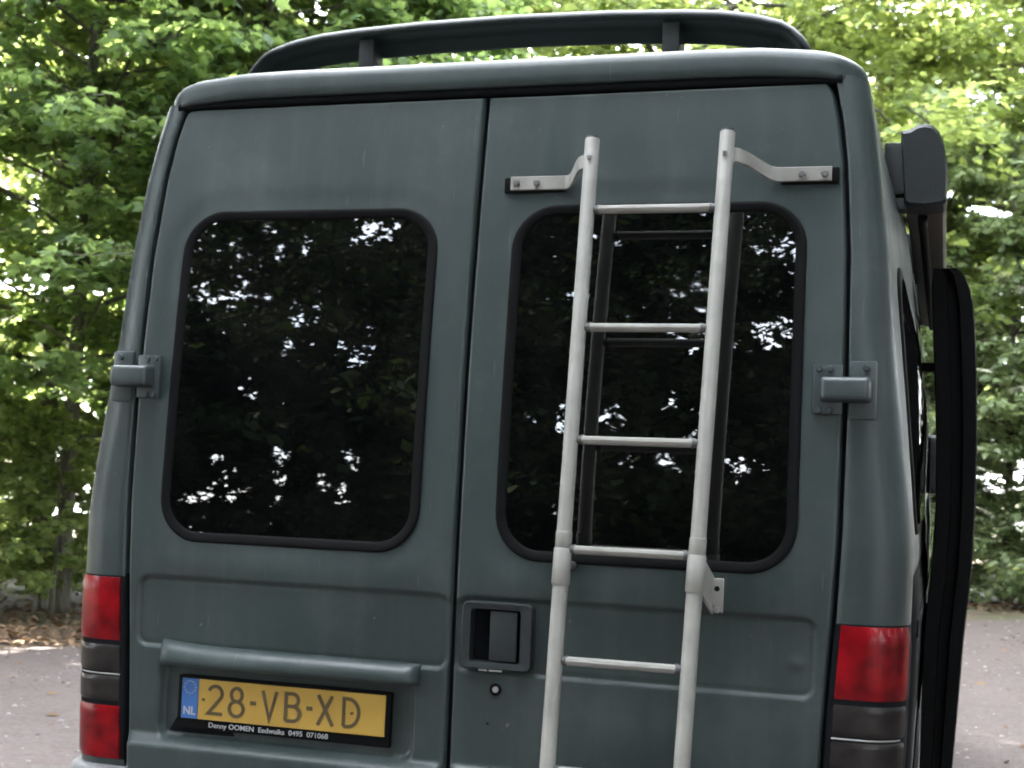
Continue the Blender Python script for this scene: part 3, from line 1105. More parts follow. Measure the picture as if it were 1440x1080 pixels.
# side glass, awning, sliding door, wheels, mirrors -----------------------------------
def side_window(sx, y0, y1, z0, z1):
    pts = rr_plain((y0 + y1) / 2, (z0 + z1) / 2, (y1 - y0) / 2, (z1 - z0) / 2, 0.09, 6)
    def px(y, z, off): return sx * ((wbody(z) + bulge(y, z)) * narrow(y) + off)
    V = []
    n = len(pts)
    cy, cz = (y0 + y1) / 2, (z0 + z1) / 2
    for f, off in ((1.0, -0.002), (0.995, 0.005), (0.93, 0.006)):
        for y, z, _, _ in pts:
            yy, zz = cy + (y - cy) * f, cz + (z - cz) * f
            V.append((px(yy, zz, off), yy, zz))
    s = pyd('side_window_seal', V, grid_faces(3, n, closed=True, flip=(sx > 0)), RUBBER, van)
    V, Fc = [], []
    fr = [0.93, 0.75, 0.5, 0.25]
    for f in fr:
        for y, z, _, _ in pts:
            yy, zz = cy + (y - cy) * f, cz + (z - cz) * f
            V.append((px(yy, zz, 0.0055), yy, zz))
    Fc = grid_faces(len(fr), n, closed=True, flip=(sx > 0)) + [tuple((len(fr) - 1) * n + k for k in range(n))]
    pyd('side_window_glass', V, Fc, GLASS, s)
side_window(1, 0.30, 1.55, 1.20, 1.82)
side_window(-1, 0.30, 1.55, 1.20, 1.82)
side_window(-1, 1.75, 2.85, 1.20, 1.82)
side_window(-1, 3.05, 3.60, 1.15, 1.66)

def side_shade_panel():  # added black panel that puts the flank's shade into colour
    V = []
    zs = np.linspace(0.50, 1.12, 9); ys = [0.135, 0.15, 0.6, 1.2, 1.8, 2.25]
    for z in zs:
        for y in ys:
            e = 0.0 if (y == 0.135 or z in (zs[0], zs[-1])) else 0.010
            V.append((wbody(z) + bulge(y, z) + e + 0.0005, y, z))
    pyd('side_shade_panel', V, grid_faces(len(zs), len(ys)), DARK, van)
side_shade_panel()

def awning():
    sec = [(0.925, 2.150), (0.926, 2.178), (0.945, 2.181), (0.962, 2.191), (0.980, 2.195), (1.000, 2.190), (1.016, 2.172), (1.028, 2.140), (1.0345, 2.100), (1.036, 2.060),
           (1.036, 2.000), (1.028, 1.992), (0.985, 1.986), (0.945, 1.990), (0.936, 1.996)]
    cx, cz = 0.985, 2.08
    aw = empty('awning', (0, 0, 0), van)
    aw['label'] = 'rolled awning in a dark case along the right roof edge'
    V = []
    for y, k in ((0.520, 0.90), (0.527, 0.985), (0.56, 1.0), (0.625, 1.0)):
        for x, z in sec:
            V.append((cx + (x - cx) * k, y, cz + (z - cz) * k))
    n = len(sec)
    o = pyd('awning_end_cap', V, grid_faces(4, n, closed=True) + [tuple(range(n - 1, -1, -1)), tuple(3 * n + k for k in range(n))], PLASTIC, aw); sharp(o, 35)
    V = []
    for y in (0.622, 3.18):
        for x, z in sec:
            V.append((cx + (x - cx) * 0.955, y, cz + (z - cz) * 0.97))
    o = pyd('awning_case', V, grid_faces(2, n, closed=True) + [tuple(n + k for k in range(n))], AWNUNDER, aw); sharp(o, 35)
    # front rail under the case
    tube('awning_rail', [(0.978, 0.64, 1.984), (0.978, 3.16, 1.984)], 0.012, DARK, aw, n=10)
    for y in (0.56, 1.85, 3.05):
        box('awning_bracket', (0.912, y, 2.085), (0.050, 0.07, 0.13), PLASTIC, aw, bev=0.008)
        box('awning_bracket', (0.922, y, 1.998), (0.040, 0.06, 0.030), PLASTIC, aw, bev=0.006)
awning()

def sliding_door():
    oz = [0.43, 0.56, 0.73, 0.90, 1.09, 1.25, 1.41, 1.60, 1.75, 1.82, 1.87, 1.905, 1.925]
    ox = [1.068, 1.078, 1.090, 1.101, 1.119, 1.125, 1.127, 1.124, 1.117, 1.111, 1.100, 1.085, 1.064]
    iz = [0.43, 0.90, 1.19, 1.48, 1.72, 1.88, 1.925]
    ix = [0.990, 0.994, 1.020, 1.018, 1.004, 0.998, 1.000]
    zz = np.array(oz)
    sd = empty('sliding_door', (0, 0, 0), van)
    sd['label'] = 'open sliding side door standing off the right body side'
    # outer skin, edge and inner face
    def skin(name, fx, y0, y1, mat, flip):
        V = []
        for z in zz:
            for y in (y0, y1):
                V.append((fx(z), y, z))
        return pyd(name, V, grid_faces(len(zz), 2, flip=flip), mat, sd)
    fo = lambda z: float(np.interp(z, oz, ox)); fi = lambda z: float(np.interp(z, iz, ix))
    skin('door_skin', fo, 1.115, 2.27, PAINT, True)
    skin('door_inner_trim', fi, 1.115, 2.27, DARK, False)
    # rear edge: stepped (skin flange, recess with rubber, inner frame)
    V = []
    for z in zz:
        a, b = fi(z), fo(z)
        for t, dy in ((0.0, 0.015), (0.03, 0.0), (0.36, 0.0), (0.40, 0.022), (0.62, 0.022), (0.66, -0.004), (0.97, -0.004), (1.0, 0.012)):
            V.append((a + (b - a) * t, 1.105 + dy, z))
    e = pyd('door_edge', V, grid_faces(len(zz), 8), RUBBER, sd); sharp(e, 40)  # edge's shade put into its colour: black instead of van paint
    V = []
    for z in zz:
        V += [(fi(z), 2.27, z), (fo(z), 2.27, z)]
    pyd('door_edge', V, grid_faces(len(zz), 2, flip=True), RUBBER, sd)
    pyd('door_top', [(fi(1.925), 1.105, 1.925), (fo(1.925), 1.105, 1.925), (fo(1.925), 2.27, 1.925), (fi(1.925), 2.27, 1.925)], [(0, 1, 2, 3)], RUBBER, sd)
    box('runner_arm', (1.000, 1.20, 1.655), (0.10, 0.05, 0.022), DARK, sd, bev=0.004)
    box('runner_arm', (1.015, 1.16, 0.975), (0.09, 0.05, 0.024), DARK, sd, bev=0.004)
    # running rail on the body
    box('slide_rail', (0.985, 1.25, 1.0), (0.020, 2.0, 0.04), DARK, van, bev=0.004)
sliding_door()

def wheel(sx, y):
    w = empty('wheel', (0, 0, 0), van)
    prof = [(0.20, 0.085), (0.27, 0.098), (0.315, 0.092), (0.333, 0.065), (0.335, 0.0), (0.333, -0.065), (0.315, -0.092), (0.27, -0.098), (0.20, -0.085)]
    n = 36
    V = []
    for r, t in prof:
        for k in range(n):
            a = 2 * math.pi * k / n
            V.append((sx * (0.855 + t), y + r * math.cos(a), 0.335 + r * math.sin(a)))
    pyd('tyre', V, grid_faces(len(prof), n, closed=True), TYRE, w)
    prof = [(0.205, 0.080), (0.19, 0.060), (0.16, 0.030), (0.10, 0.045), (0.06, 0.060), (0.01, 0.062)]
    V = []
    for r, t in prof:
        for k in range(n):
            a = 2 * math.pi * k / n
            V.append((sx * (0.855 + t), y + r * math.cos(a), 0.335 + r * math.sin(a)))
    pyd('rim', V, grid_faces(len(prof), n, closed=True) + [tuple((len(prof) - 1) * n + k for k in range(n))], RIM, w)
    V = []
    for r in (0.36, 0.395, 0.41):
        for k in range(25):
            a = math.pi * k / 24
            z = 0.345 + r * math.sin(a)
            V.append((sx * (wbody(max(z, 0.36)) * narrow(y) + (0.012 if r < 0.4 else 0.0)), y + r * math.cos(a), z))
    pyd('wheel_arch', V, grid_faces(3, 25), PLASTIC, w)
for sx in (-1, 1):
    wheel(sx, 0.98); wheel(sx, 3.98)
    mr = box('side_mirror', (sx * 1.03, 3.62, 1.42), (0.17, 0.10, 0.26), PLASTIC, van, bev=0.03, seg=3)
    box('mirror_arm', (sx * 0.93, 3.66, 1.36), (0.10, 0.05, 0.05), PLASTIC, mr, bev=0.01)

# ------------------------------------------------------------------ vegetation
LEAF_A = leaf_mat('maple_leaf', (0.062, 0.118, 0.056), (0.150, 0.225, 0.085), (0.42, 0.58, 0.170), 0.5, 0.5, 0.5)
LEAF_B = leaf_mat('sunlit_leaf', (0.080, 0.135, 0.052), (0.185, 0.245, 0.085), (0.54, 0.64, 0.190), 0.52, 0.5, 0.5)  # paler leaf copy with sunlight put into its colour
LEAF_C = leaf_mat('elder_leaf', (0.100, 0.150, 0.082), (0.235, 0.295, 0.155), (0.46, 0.56, 0.210), 0.4, 0.6, 0.45)
LEAF_D = leaf_mat('shaded_canopy_leaf', (0.004, 0.008, 0.0035), (0.009, 0.016, 0.006), (0.025, 0.04, 0.01), 0.2, 0.06, 0.8)  # near black: backlit shade is put into the leaf colour
LITTER = leaf_mat('dead_leaf', (0.075, 0.045, 0.026), (0.20, 0.135, 0.085), (0.15, 0.09, 0.04), 0.2, 0.2, 0.7)
FLOWER = simple('cream_flower', (0.72, 0.72, 0.62), 0.7, var=0.08)

def bark_mat():
    mt, nt, p = new_mat('grey_brown_bark')
    f = noise_fac(nt, 9, 8, 0.3, 0.7, sc=(3, 3, 0.5))
    c = mix_col(nt, f, (0.070, 0.066, 0.048), (0.160, 0.148, 0.112))
    f2 = noise_fac(nt, 2.5, 5, 0.5, 0.7)
    c = mix_col(nt, f2, c, (0.062, 0.078, 0.036))
    nt.links.new(c, p.inputs['Base Color'])
    p.inputs['Roughness'].default_value = 0.9
    bn = N(nt, 'ShaderNodeBump'); bn.inputs['Strength'].default_value = 0.8; bn.inputs['Distance'].default_value = 0.02
    nt.links.new(f, bn.inputs['Height']); nt.links.new(bn.outputs[0], p.inputs['Normal'])
    return mt
BARK = bark_mat()

# leaf outlines: verts in (side, along, lift), triangles
def tmpl_maple():
    o = [(0, 0, 0), (0.34, 0.06, -0.02), (0.26, 0.28, 0.02), (0.56, 0.56, -0.07), (0.23, 0.60, 0.02), (0, 1.0, -0.08),
         (-0.23, 0.60, 0.02), (-0.56, 0.56, -0.07), (-0.26, 0.28, 0.02), (-0.34, 0.06, -0.02)]
    V = np.array(o + [(0, 0.36, 0.05)])
    return V, np.array([(10, i, (i + 1) % 10) for i in range(10)])
def tmpl_oval():
    V = np.array([(0, 0, 0), (0.24, 0.30, 0.05), (0.22, 0.62, 0.03), (0, 1.0, -0.10), (-0.22, 0.62, 0.03), (-0.24, 0.30, 0.05), (0, 0.45, -0.01)])
    return V, np.array([(6, i, (i + 1) % 6) for i in range(6)])
def tmpl_kite():
    V = np.array([(0, 0, 0), (0.33, 0.45, 0.06), (0, 1.0, -0.06), (-0.33, 0.45, 0.06)])
    return V, np.array([(0, 1, 2), (0, 2, 3)])
TM, TO, TK = tmpl_maple(), tmpl_oval(), tmpl_kite()

def leaves_mesh(name, P, D, Nn, S, tmpl):
    T, Fc = tmpl
    D = D / np.linalg.norm(D, axis=1, keepdims=True)
    Nn = Nn - D * np.sum(D * Nn, 1, keepdims=True)
    Nn = Nn / np.linalg.norm(Nn, axis=1, keepdims=True)
    B = np.cross(D, Nn)
    V = P[:, None, :] + S[:, None, None] * (B[:, None, :] * T[None, :, 0:1] + D[:, None, :] * T[None, :, 1:2] + Nn[:, None, :] * T[None, :, 2:3])
    k = len(T)
    F2 = (Fc[None] + (np.arange(len(P)) * k)[:, None, None]).reshape(-1, 3)
    return V.reshape(-1, 3), F2

def grow(seed, H, tr, z0, spread, nlimb, ntwig, nleaf, lsize, lean=0.02, shape='round', droop=0.25, tilt=0.45, zl=None, fork=0.12):
    """returns wood parts (trunk arrays, branch arrays) and leaf arrays of a tree standing at the origin"""
    rg = np.random.default_rng(seed)
    nz = 14
    ph = rg.uniform(0, 6.28)
    tp = []
    for i in range(nz):
        t = i / (nz - 1)
        tp.append((lean * H * t * math.cos(ph) + 0.05 * tr / 0.1 * math.sin(3.1 * t + ph), lean * H * t * math.sin(ph) + 0.05 * tr / 0.1 * math.cos(2.3 * t + ph), H * t))
    tp[0] = (tp[0][0], tp[0][1], -0.05)
    trad = [tr * (1.30 if i == 0 else 1.0) * (1 - 0.90 * (i / (nz - 1)) ** 1.1) + 0.004 for i in range(nz)]
    trunk = tube_arrays(tp, trad, 10)
    tpa = np.array(tp)
    def at(z):
        return np.array([np.interp(z, tpa[:, 2], tpa[:, 0]), np.interp(z, tpa[:, 2], tpa[:, 1]), z])
    wood = []
    P, D, Nn, S = [], [], [], []
    for b in range(nlimb):
        t = (b + rg.uniform(0, 1)) / nlimb
        zb = z0 + (H * 0.985 - z0) * t
        if shape == 'round':
            L = spread * (0.45 + 0.75 * math.sin(math.pi * min(1, 0.18 + 0.82 * t))) * rg.uniform(0.65, 1.15)
        elif shape == 'column':
            L = spread * (1.0 - 0.55 * t) * rg.uniform(0.65, 1.15)
        else:
            L = spread * rg.uniform(0.6, 1.1) * (1 - 0.3 * t)
        az = b * 2.39996 + rg.uniform(-0.5, 0.5)
        el = rg.uniform(0.15, 0.65)
        d = np.array([math.cos(az), math.sin(az), 0.0])
        base = at(zb)
        n = 6
        pts = []
        wob = rg.normal(0, 0.06, (n, 3)) * L
        for i in range(n):
            s = i / (n - 1)
            z = L * (math.sin(el) * s - droop * s * s)
            pts.append(base + d * (L * math.cos(el) * s) + np.array([0, 0, z]) + wob[i] * s)
        pts = np.array(pts)
        r0 = max(0.006, tr * fork * 3 * (1 - 0.7 * t) * (L / spread))
        r0 = min(r0, tr * 0.28)
        wood.append(tube_arrays(pts, [r0 * (1 - 0.85 * i / (n - 1)) for i in range(n)], 5, False))
        for q in range(ntwig):
            s = rg.uniform(0.22, 1.0) ** 0.8
            f = s * (n - 1); i = min(int(f), n - 2); p = pts[i] + (pts[i + 1] - pts[i]) * (f - i)
            ta = az + rg.choice([-1, 1]) * rg.uniform(0.3, 1.3)
            tl = L * rg.uniform(0.16, 0.42) * (1.15 - 0.5 * s)
            td = np.array([math.cos(ta), math.sin(ta), rg.normal(0.05, 0.22)])
            e = p + td * tl + np.array([0, 0, -0.08 * tl])
            wood.append(tube_arrays([p, (p + e) / 2 + rg.normal(0, 0.02, 3), e], [0.006, 0.004, 0.0015], 3, False))
            nl = max(2, int(nleaf * rg.uniform(0.6, 1.4)))
            ss = rg.uniform(0.08, 1.05, nl)
            lp = p[None] + (e - p)[None] * ss[:, None]
            sd = np.where(np.arange(nl) % 2 == 0, 1.0, -1.0) * rg.uniform(0.5, 1.5, nl)
            la = ta + sd
            ld = np.stack([np.cos(la), np.sin(la), rg.normal(-0.18, 0.28, nl)], 1)
            lp = lp + ld * (lsize * rg.uniform(0.15, 0.55, nl))[:, None] + rg.normal(0, lsize * 0.25, (nl, 3))
            ln = np.stack([rg.normal(0, tilt, nl), rg.normal(0, tilt, nl), np.ones(nl)], 1)
            P.append(lp); D.append(ld); Nn.append(ln); S.append(lsize * rg.uniform(0.6, 1.2, nl))
    P, D, Nn, S = np.concatenate(P), np.concatenate(D), np.concatenate(Nn), np.concatenate(S)
    return trunk, join_arrays(wood), (P, D, Nn, S)

def arr_mesh(name, va, mat):
    V, Fc = va
    me = bpy.data.meshes.new(name)
    me.from_pydata([tuple(v) for v in V], [], Fc)
    me.update(); me.shade_smooth(); me.materials.append(mat)
    return me

class Kind:
    """meshes of one kind of tree, shared by its copies"""
    def __init__(self, nm, mat, tmpl, **kw):
        tr, br, lf = grow(**kw)
        self.trunk = arr_mesh(nm + '_trunk', tr, BARK)
        self.branch = arr_mesh(nm + '_branches', br, BARK)
        V, Fc = leaves_mesh(nm, *lf, tmpl)
        self.n = len(lf[0])
        self.crown = fast_mesh(nm + '_crown', V, Fc)
        self.crown.materials.append(mat)
    def place(self, name, label, cat, group, x, y, rz=0.0, s=1.0, sz=None, z=0.0):
        t = empty(name, (x, y, z - 0.02))
        t.rotation_euler[2] = rz
        t.scale = (s, s, sz or s)
        tag(t, label, cat, group)
        for nm, me in (('trunk', self.trunk), ('branches', self.branch), ('crown', self.crown)):
            link(bpy.data.objects.new(nm, me), t)
        return t

G1 = 'young maple trees at the wood edge left of the van'
maple = Kind('maple', LEAF_A, TM, seed=3, H=10.0, tr=0.068, z0=1.45, spread=2.2, nlimb=100, ntwig=16, nleaf=28, lsize=0.112, tilt=0.8, lean=0.004)
maple2 = Kind('maple_light', LEAF_B, TM, seed=8, H=10.0, tr=0.10, z0=1.5, spread=2.4, nlimb=100, ntwig=16, nleaf=28, lsize=0.115, tilt=0.8, lean=0.006)
big = Kind('broadleaf', LEAF_B, TK, seed=21, H=13.5, tr=0.20, z0=1.8, spread=4.0, nlimb=96, ntwig=24, nleaf=30, lsize=0.15, tilt=0.9)
sap = Kind('sapling', LEAF_B, TM, seed=33, H=2.6, tr=0.022, z0=0.3, spread=0.75, nlimb=28, ntwig=8, nleaf=12, lsize=0.105, shape='column', tilt=0.8)
shrub = Kind('elder', LEAF_C, TO, seed=44, H=5.4, tr=0.06, z0=0.25, spread=1.75, nlimb=90, ntwig=18, nleaf=26, lsize=0.115, shape='round', tilt=0.8, droop=0.45)

maple.place('maple_tree', 'slender young maple with thin straight trunk at the wood edge', 'tree', G1, -6.05, 7.35, 0.4, 1.0)
maple2.place('maple_tree', 'sunlit maple with thicker trunk behind the slender maple', 'tree', G1, -7.5, 9.1, 2.0, 1.0)
maple2.place('maple_tree', 'bright yellow green maple at the far left edge', 'tree', G1, -9.6, 13.6, 4.0, 1.05)
maple.place('maple_tree', 'maple whose lower boughs touch the left silhouette of the van', 'tree', G1, -4.9, 8.4, 5.2, 0.9)
maple.place('maple_tree', 'dark leaved maple just left of the van roof', 'tree', G1, -5.4, 10.4, 3.1, 1.0)
maple2.place('maple_tree', 'maple deep in the wood behind the thick trunk', 'tree', G1, -6.9, 12.0, 5.6, 1.0)
G2 = 'broadleaf trees beyond the van'
big.place('broadleaf_tree', 'tall broadleaf tree whose crown shows above the left roof corner', 'tree', G2, -7.0, 15.2, 0.3, 1.0)
big.place('broadleaf_tree', 'tall broadleaf tree whose crown shows above the middle of the spoiler', 'tree', G2, -2.6, 15.6, 1.9, 0.98)
big.place('broadleaf_tree', 'tall broadleaf tree rising behind the elder shrubs', 'tree', G2, 2.4, 19.6, 4.2, 1.0)
big.place('broadleaf_tree', 'unseen broadleaf tree right of the elder shrubs, added to darken the van flank', 'tree', G2, 6.6, 15.0, 3.3, 1.0)  # unseen tree added to keep sky reflections off the right flank
big.place('broadleaf_tree', 'tall broadleaf tree whose crown shows above the right end of the spoiler', 'tree', G2, 0.0, 20.5, 2.7, 1.02)

# saplings and shrubs at the foot of the left wood
G3 = 'leafy saplings on the wood floor at left'
for i, (x, y, rz, s, lb) in enumerate(((-6.9, 7.0, 0.0, 0.72, 'leafy sapling at the extreme left above the leaf litter'),
                                      (-6.5, 7.75, 1.3, 0.62, 'short sapling behind the slender maple trunk'),
                                      (-5.85, 7.00, 2.6, 0.66, 'leafy sapling standing before the foot of the slender maple'),
                                      (-6.35, 6.75, 4.6, 0.80, 'sapling whose leaves cover the lower slender trunk'),
                                      (-7.4, 8.1, 2.2, 0.85, 'taller sapling between the two maple trunks'),
                                      (-6.0, 8.6, 3.7, 0.80, 'sapling close beside the left tail light edge of the van'),
                                      (-8.4, 8.6, 5.0, 0.95, 'sunlit sapling behind the leaf litter at far left'),
                                      (-6.55, 8.7, 0.7, 0.66, 'bushy sapling right of the slender maple trunk'),
                                      (-8.0, 9.6, 2.9, 0.90, 'pale sapling behind the thick maple trunk'),
                                      (-7.0, 9.9, 4.1, 1.00, 'tall sapling deep in the wood beside the van corner'),
                                      (-9.2, 10.6, 1.1, 1.05, 'tallest sapling deep in the wood at far left'))):
    sap.place('sapling', lb, 'sapling', G3, x, y, rz, s)
# ground cover along the wood edge
def undergrowth():
    rg = np.random.default_rng(61)
    n = 15000
    sA = rg.uniform(-5, 8, n); d = 0.75 + np.abs(rg.normal(0, 1.9, n))
    h = (0.10 + 0.34 * rg.uniform(0, 1, n) ** 1.5) * np.clip((d - 0.5) / 0.8, 0.25, 1)
    P = np.stack([-6.05 + 0.67 * sA - 0.74 * d, 6.55 + 0.74 * sA + 0.67 * d, h], 1)
    clump = np.array([noise.noise(Vector((p[0] * 0.9, p[1] * 0.9, 3.0))) for p in P])
    P = P[clump > -0.12]; n = len(P)
    a = rg.uniform(0, 6.283, n)
    D = np.stack([np.cos(a), np.sin(a), rg.normal(0.1, 0.35, n)], 1)
    Nn = np.stack([rg.normal(0, 0.6, n), rg.normal(0, 0.6, n), np.ones(n)], 1)
    V, Fc = leaves_mesh('undergrowth', P, D, Nn, rg.uniform(0.05, 0.12, n), TO)
    me = fast_mesh('undergrowth', V, Fc); me.materials.append(LEAF_B)
    tag(link(bpy.data.objects.new('undergrowth', me)), 'low green ground cover along the left wood edge', 'ground cover', None, 'stuff')
undergrowth()

# elder shrubs at right
def umbel_mesh():
    rg = np.random.default_rng(5)
    n = 46
    r = 0.085 * np.sqrt(rg.uniform(0, 1, n)); a = rg.uniform(0, 6.283, n)
    P = np.stack([r * np.cos(a), r * np.sin(a), 0.02 - 2.4 * r * r + rg.normal(0, 0.004, n)], 1)
    da = rg.uniform(0, 6.283, n)
    D = np.stack([np.cos(da), np.sin(da), rg.normal(0, 0.2, n)], 1)
    Nn = np.stack([rg.normal(0, 0.25, n), rg.normal(0, 0.25, n), np.ones(n)], 1)
    V, Fc = leaves_mesh('umbel', P, D, Nn, np.full(n, 0.026), TK)
    me = fast_mesh('flower_cluster', V, Fc); me.materials.append(FLOWER)
    return me
UMB = umbel_mesh()
G4 = 'elder shrubs with white flowers beyond the yard'
shr = []
for i, (x, y, rz, s, sz, lb) in enumerate(((1.75, 15.6, 0.2, 1.0, 1.08, 'tall elder shrub dotted with cream flowers right of the awning'),
                                          (0.2, 16.4, 1.7, 1.0, 1.0, 'elder shrub mostly hidden behind the right side of the van'),
                                          (4.0, 14.6, 3.0, 1.0, 1.0, 'elder shrub cut off by the right edge beyond the yard'),
                                          (2.5, 14.7, 4.4, 0.46, 0.40, 'low dark elder bush at the far edge of the gravel'),
                                          (1.1, 14.9, 0.9, 0.42, 0.36, 'low bush at the gravel edge beside the sliding door'))):
    t = shrub.place('elder_shrub', lb, 'shrub', G4, x, y, rz, s, sz)
    shr.append(t)
    rg = random.Random(70 + i)
    for k in range(44 if s > 0.9 else 3):
        a = rg.uniform(1.2 * math.pi, 1.8 * math.pi) - rz          # towards the yard
        r = rg.uniform(1.75, 2.35); z = rg.uniform(0.7, 5.0)
        o = bpy.data.objects.new('flower_cluster', UMB)
        o.location = (r * math.cos(a), r * math.sin(a), z)
        o.rotation_euler = (rg.uniform(-0.5, 0.5), rg.uniform(-0.5, 0.5), rg.uniform(0, 6))
        o.scale = (1.15, 1.15, 1.15)
        link(o, t)

# wood that the windows mirror, and unseen trees added to shade the yard ------------------------
# gaps cut along rays mirrored by the glass to shape sky flecks: foot (x, z at y=0), direction, spread
FLECK_GAPS = [
        (-0.40, 1.61, -0.428, -0.870, 0.244, 0.0240), (-0.52, 1.49, -0.458, -0.871, 0.176, 0.0160), (-0.24, 1.85, -0.382, -0.849, 0.366, 0.0120),
        (-0.62, 1.32, -0.482, -0.871, 0.093, 0.0110), (-0.36, 1.26, -0.420, -0.905, 0.062, 0.0200), (-0.45, 1.31, -0.443, -0.892, 0.089, 0.0150),
        (-0.68, 1.23, -0.496, -0.867, 0.048, 0.0130), (-0.26, 1.57, -0.394, -0.892, 0.223, 0.0110), (-0.26, 1.33, -0.397, -0.912, 0.103, 0.0110),
        (-0.44, 1.82, -0.431, -0.835, 0.342, 0.0070), (-0.57, 1.24, -0.470, -0.881, 0.052, 0.0150), (-0.65, 1.14, -0.489, -0.872, 0.003, 0.0100),
        (0.47, 1.38, -0.186, -0.973, 0.137, 0.0200), (0.42, 1.33, -0.202, -0.974, 0.105, 0.0130), (0.50, 1.72, -0.176, -0.931, 0.320, 0.0150),
        (0.69, 1.82, -0.113, -0.920, 0.375, 0.0150), (0.34, 1.45, -0.225, -0.959, 0.172, 0.0120), (0.63, 1.34, -0.135, -0.984, 0.115, 0.0110),
        (0.25, 1.43, -0.253, -0.954, 0.161, 0.0120), (0.69, 1.64, -0.115, -0.953, 0.279, 0.0090), (0.49, 1.48, -0.179, -0.965, 0.193, 0.0130),
        (0.26, 1.70, -0.248, -0.919, 0.306, 0.0070), (0.57, 1.54, -0.153, -0.961, 0.229, 0.0060), (0.23, 1.23, -0.259, -0.964, 0.053, 0.0070),
        (0.49, 1.61, -0.178, -0.949, 0.261, 0.0080),
]

def woodland(name, label, specs, lsize, seed0, nlimb, ntwig, nleaf, mat, gaps=(), tilt=0.9):
    rgg = np.random.default_rng(77)
    Vs, Fs, Wv, Wf = [], [], [], []
    off = 0; woff = 0
    for i, (x, y, H, sp, z0) in enumerate(specs):
        tr, br, (P, D, Nn, S) = grow(seed=seed0 + i % 5, H=H, tr=0.16, z0=z0, spread=sp, nlimb=nlimb, ntwig=ntwig, nleaf=nleaf, lsize=lsize, tilt=tilt)
        a = i * 1.7
        c, s = math.cos(a), math.sin(a)
        M = np.array([[c, -s, 0], [s, c, 0], [0, 0, 1]])
        P = P @ M.T + np.array([x, y, 0]); D = D @ M.T; Nn = Nn @ M.T
        if tilt > 2:                              # leaves turned every way, sprays loosened
            D = rgg.normal(0, 1, D.shape); Nn = rgg.normal(0, 1, D.shape)
            P = P + rgg.normal(0, 0.16, P.shape)
            P[:, 2] = np.maximum(P[:, 2], 0.06)
        keep = np.ones(len(P), bool)
        for gx, gz, dx, dy, dz, ang in gaps:
            q = np.array([dx, dy, dz]); q /= np.linalg.norm(q)
            v = P - np.array([gx, 0.0, gz])
            t = v @ q
            dist = np.linalg.norm(v - t[:, None] * q, axis=1)
            w = t + 3.3
            near = np.where((dist < ang * w * 1.9 + 0.1) & (t > 3))[0]
            if not len(near):
                continue
            # each gap is a cluster of small holes between the leaves
            e1 = np.cross(q, (0, 0, 1.0)); e1 /= np.linalg.norm(e1); e2 = np.cross(q, e1)
            o = np.stack([(v[near] @ e1) / w[near], (v[near] @ e2) / w[near]], 1)
            rh = np.random.default_rng(int(abs(gx) * 1e4 + gz * 1e3))
            nh = int(7 + ang * (1900 if ang < 0.018 else 3400))
            for hx, hy, hr in zip(rh.normal(0, ang * 1.0, nh), rh.normal(0, ang * 0.85, nh), rh.uniform(0.0032, 0.0060, nh)):
                keep[near[np.hypot(o[:, 0] - hx, o[:, 1] - hy) < hr]] = False
        P, D, Nn, S = P[keep], D[keep], Nn[keep], S[keep]
        V, Fc = leaves_mesh('w', P, D, Nn, S, TK)
        Vs.append(V); Fs.append(Fc + off); off += len(V)
        v, f = tr
        v = np.array([tuple(q) for q in v]) @ M.T + np.array([x, y, 0])
        f = [q for q in f if len(q) == 4]
        f = np.array([(q[0], q[1], q[2]) for q in f] + [(q[0], q[2], q[3]) for q in f])
        Wv.append(v); Wf.append(f + woff); woff += len(v)
    # small loose leaves added to break each gap's sky reflection into flecks
    for gx, gz, dx, dy, dz, ang in gaps:
        q = np.array([dx, dy, dz]); q /= np.linalg.norm(q)
        e1 = np.cross(q, (0, 0, 1.0)); e1 /= np.linalg.norm(e1); e2 = np.cross(q, e1)
        tt = rgg.uniform(9.0, 11.0)
        rad = (ang * 1.7 + 0.006) * (tt + 3.3)
        nfl = int(math.pi * rad * rad / 0.00105 * 1.05)
        cl = rgg.normal(0, 1, (max(3, nfl // 22), 2))                      # clump centres
        uv = cl[rgg.integers(0, len(cl), nfl)] * rad * 0.62 + rgg.normal(0, 0.055, (nfl, 2))
        P = np.array([gx, 0.0, gz]) + q * tt + uv[:, :1] * e1 + uv[:, 1:] * e2 + q * rgg.normal(0, 0.25, (nfl, 1))
        P[:, 2] = np.maximum(P[:, 2], 0.05)
        V, Fc = leaves_mesh('w', P, rgg.normal(0, 1, P.shape), rgg.normal(0, 1, P.shape), rgg.uniform(0.045, 0.095, nfl), TK)
        Vs.append(V); Fs.append(Fc + off); off += len(V)
    V = np.concatenate(Vs); Fc = np.concatenate(Fs)
    W = np.concatenate(Wv); WF = np.concatenate(Wf) + len(V)
    me = fast_mesh(name, np.concatenate([V, W]), np.concatenate([Fc, WF]))
    me.materials.append(mat); me.materials.append(BARK)
    mi = np.zeros(len(Fc) + len(WF), dtype=np.int32); mi[len(Fc):] = 1
    me.polygons.foreach_set('material_index', mi)
    o = link(bpy.data.objects.new(name, me))
    tag(o, label, 'woodland', None, 'stuff')
    return o
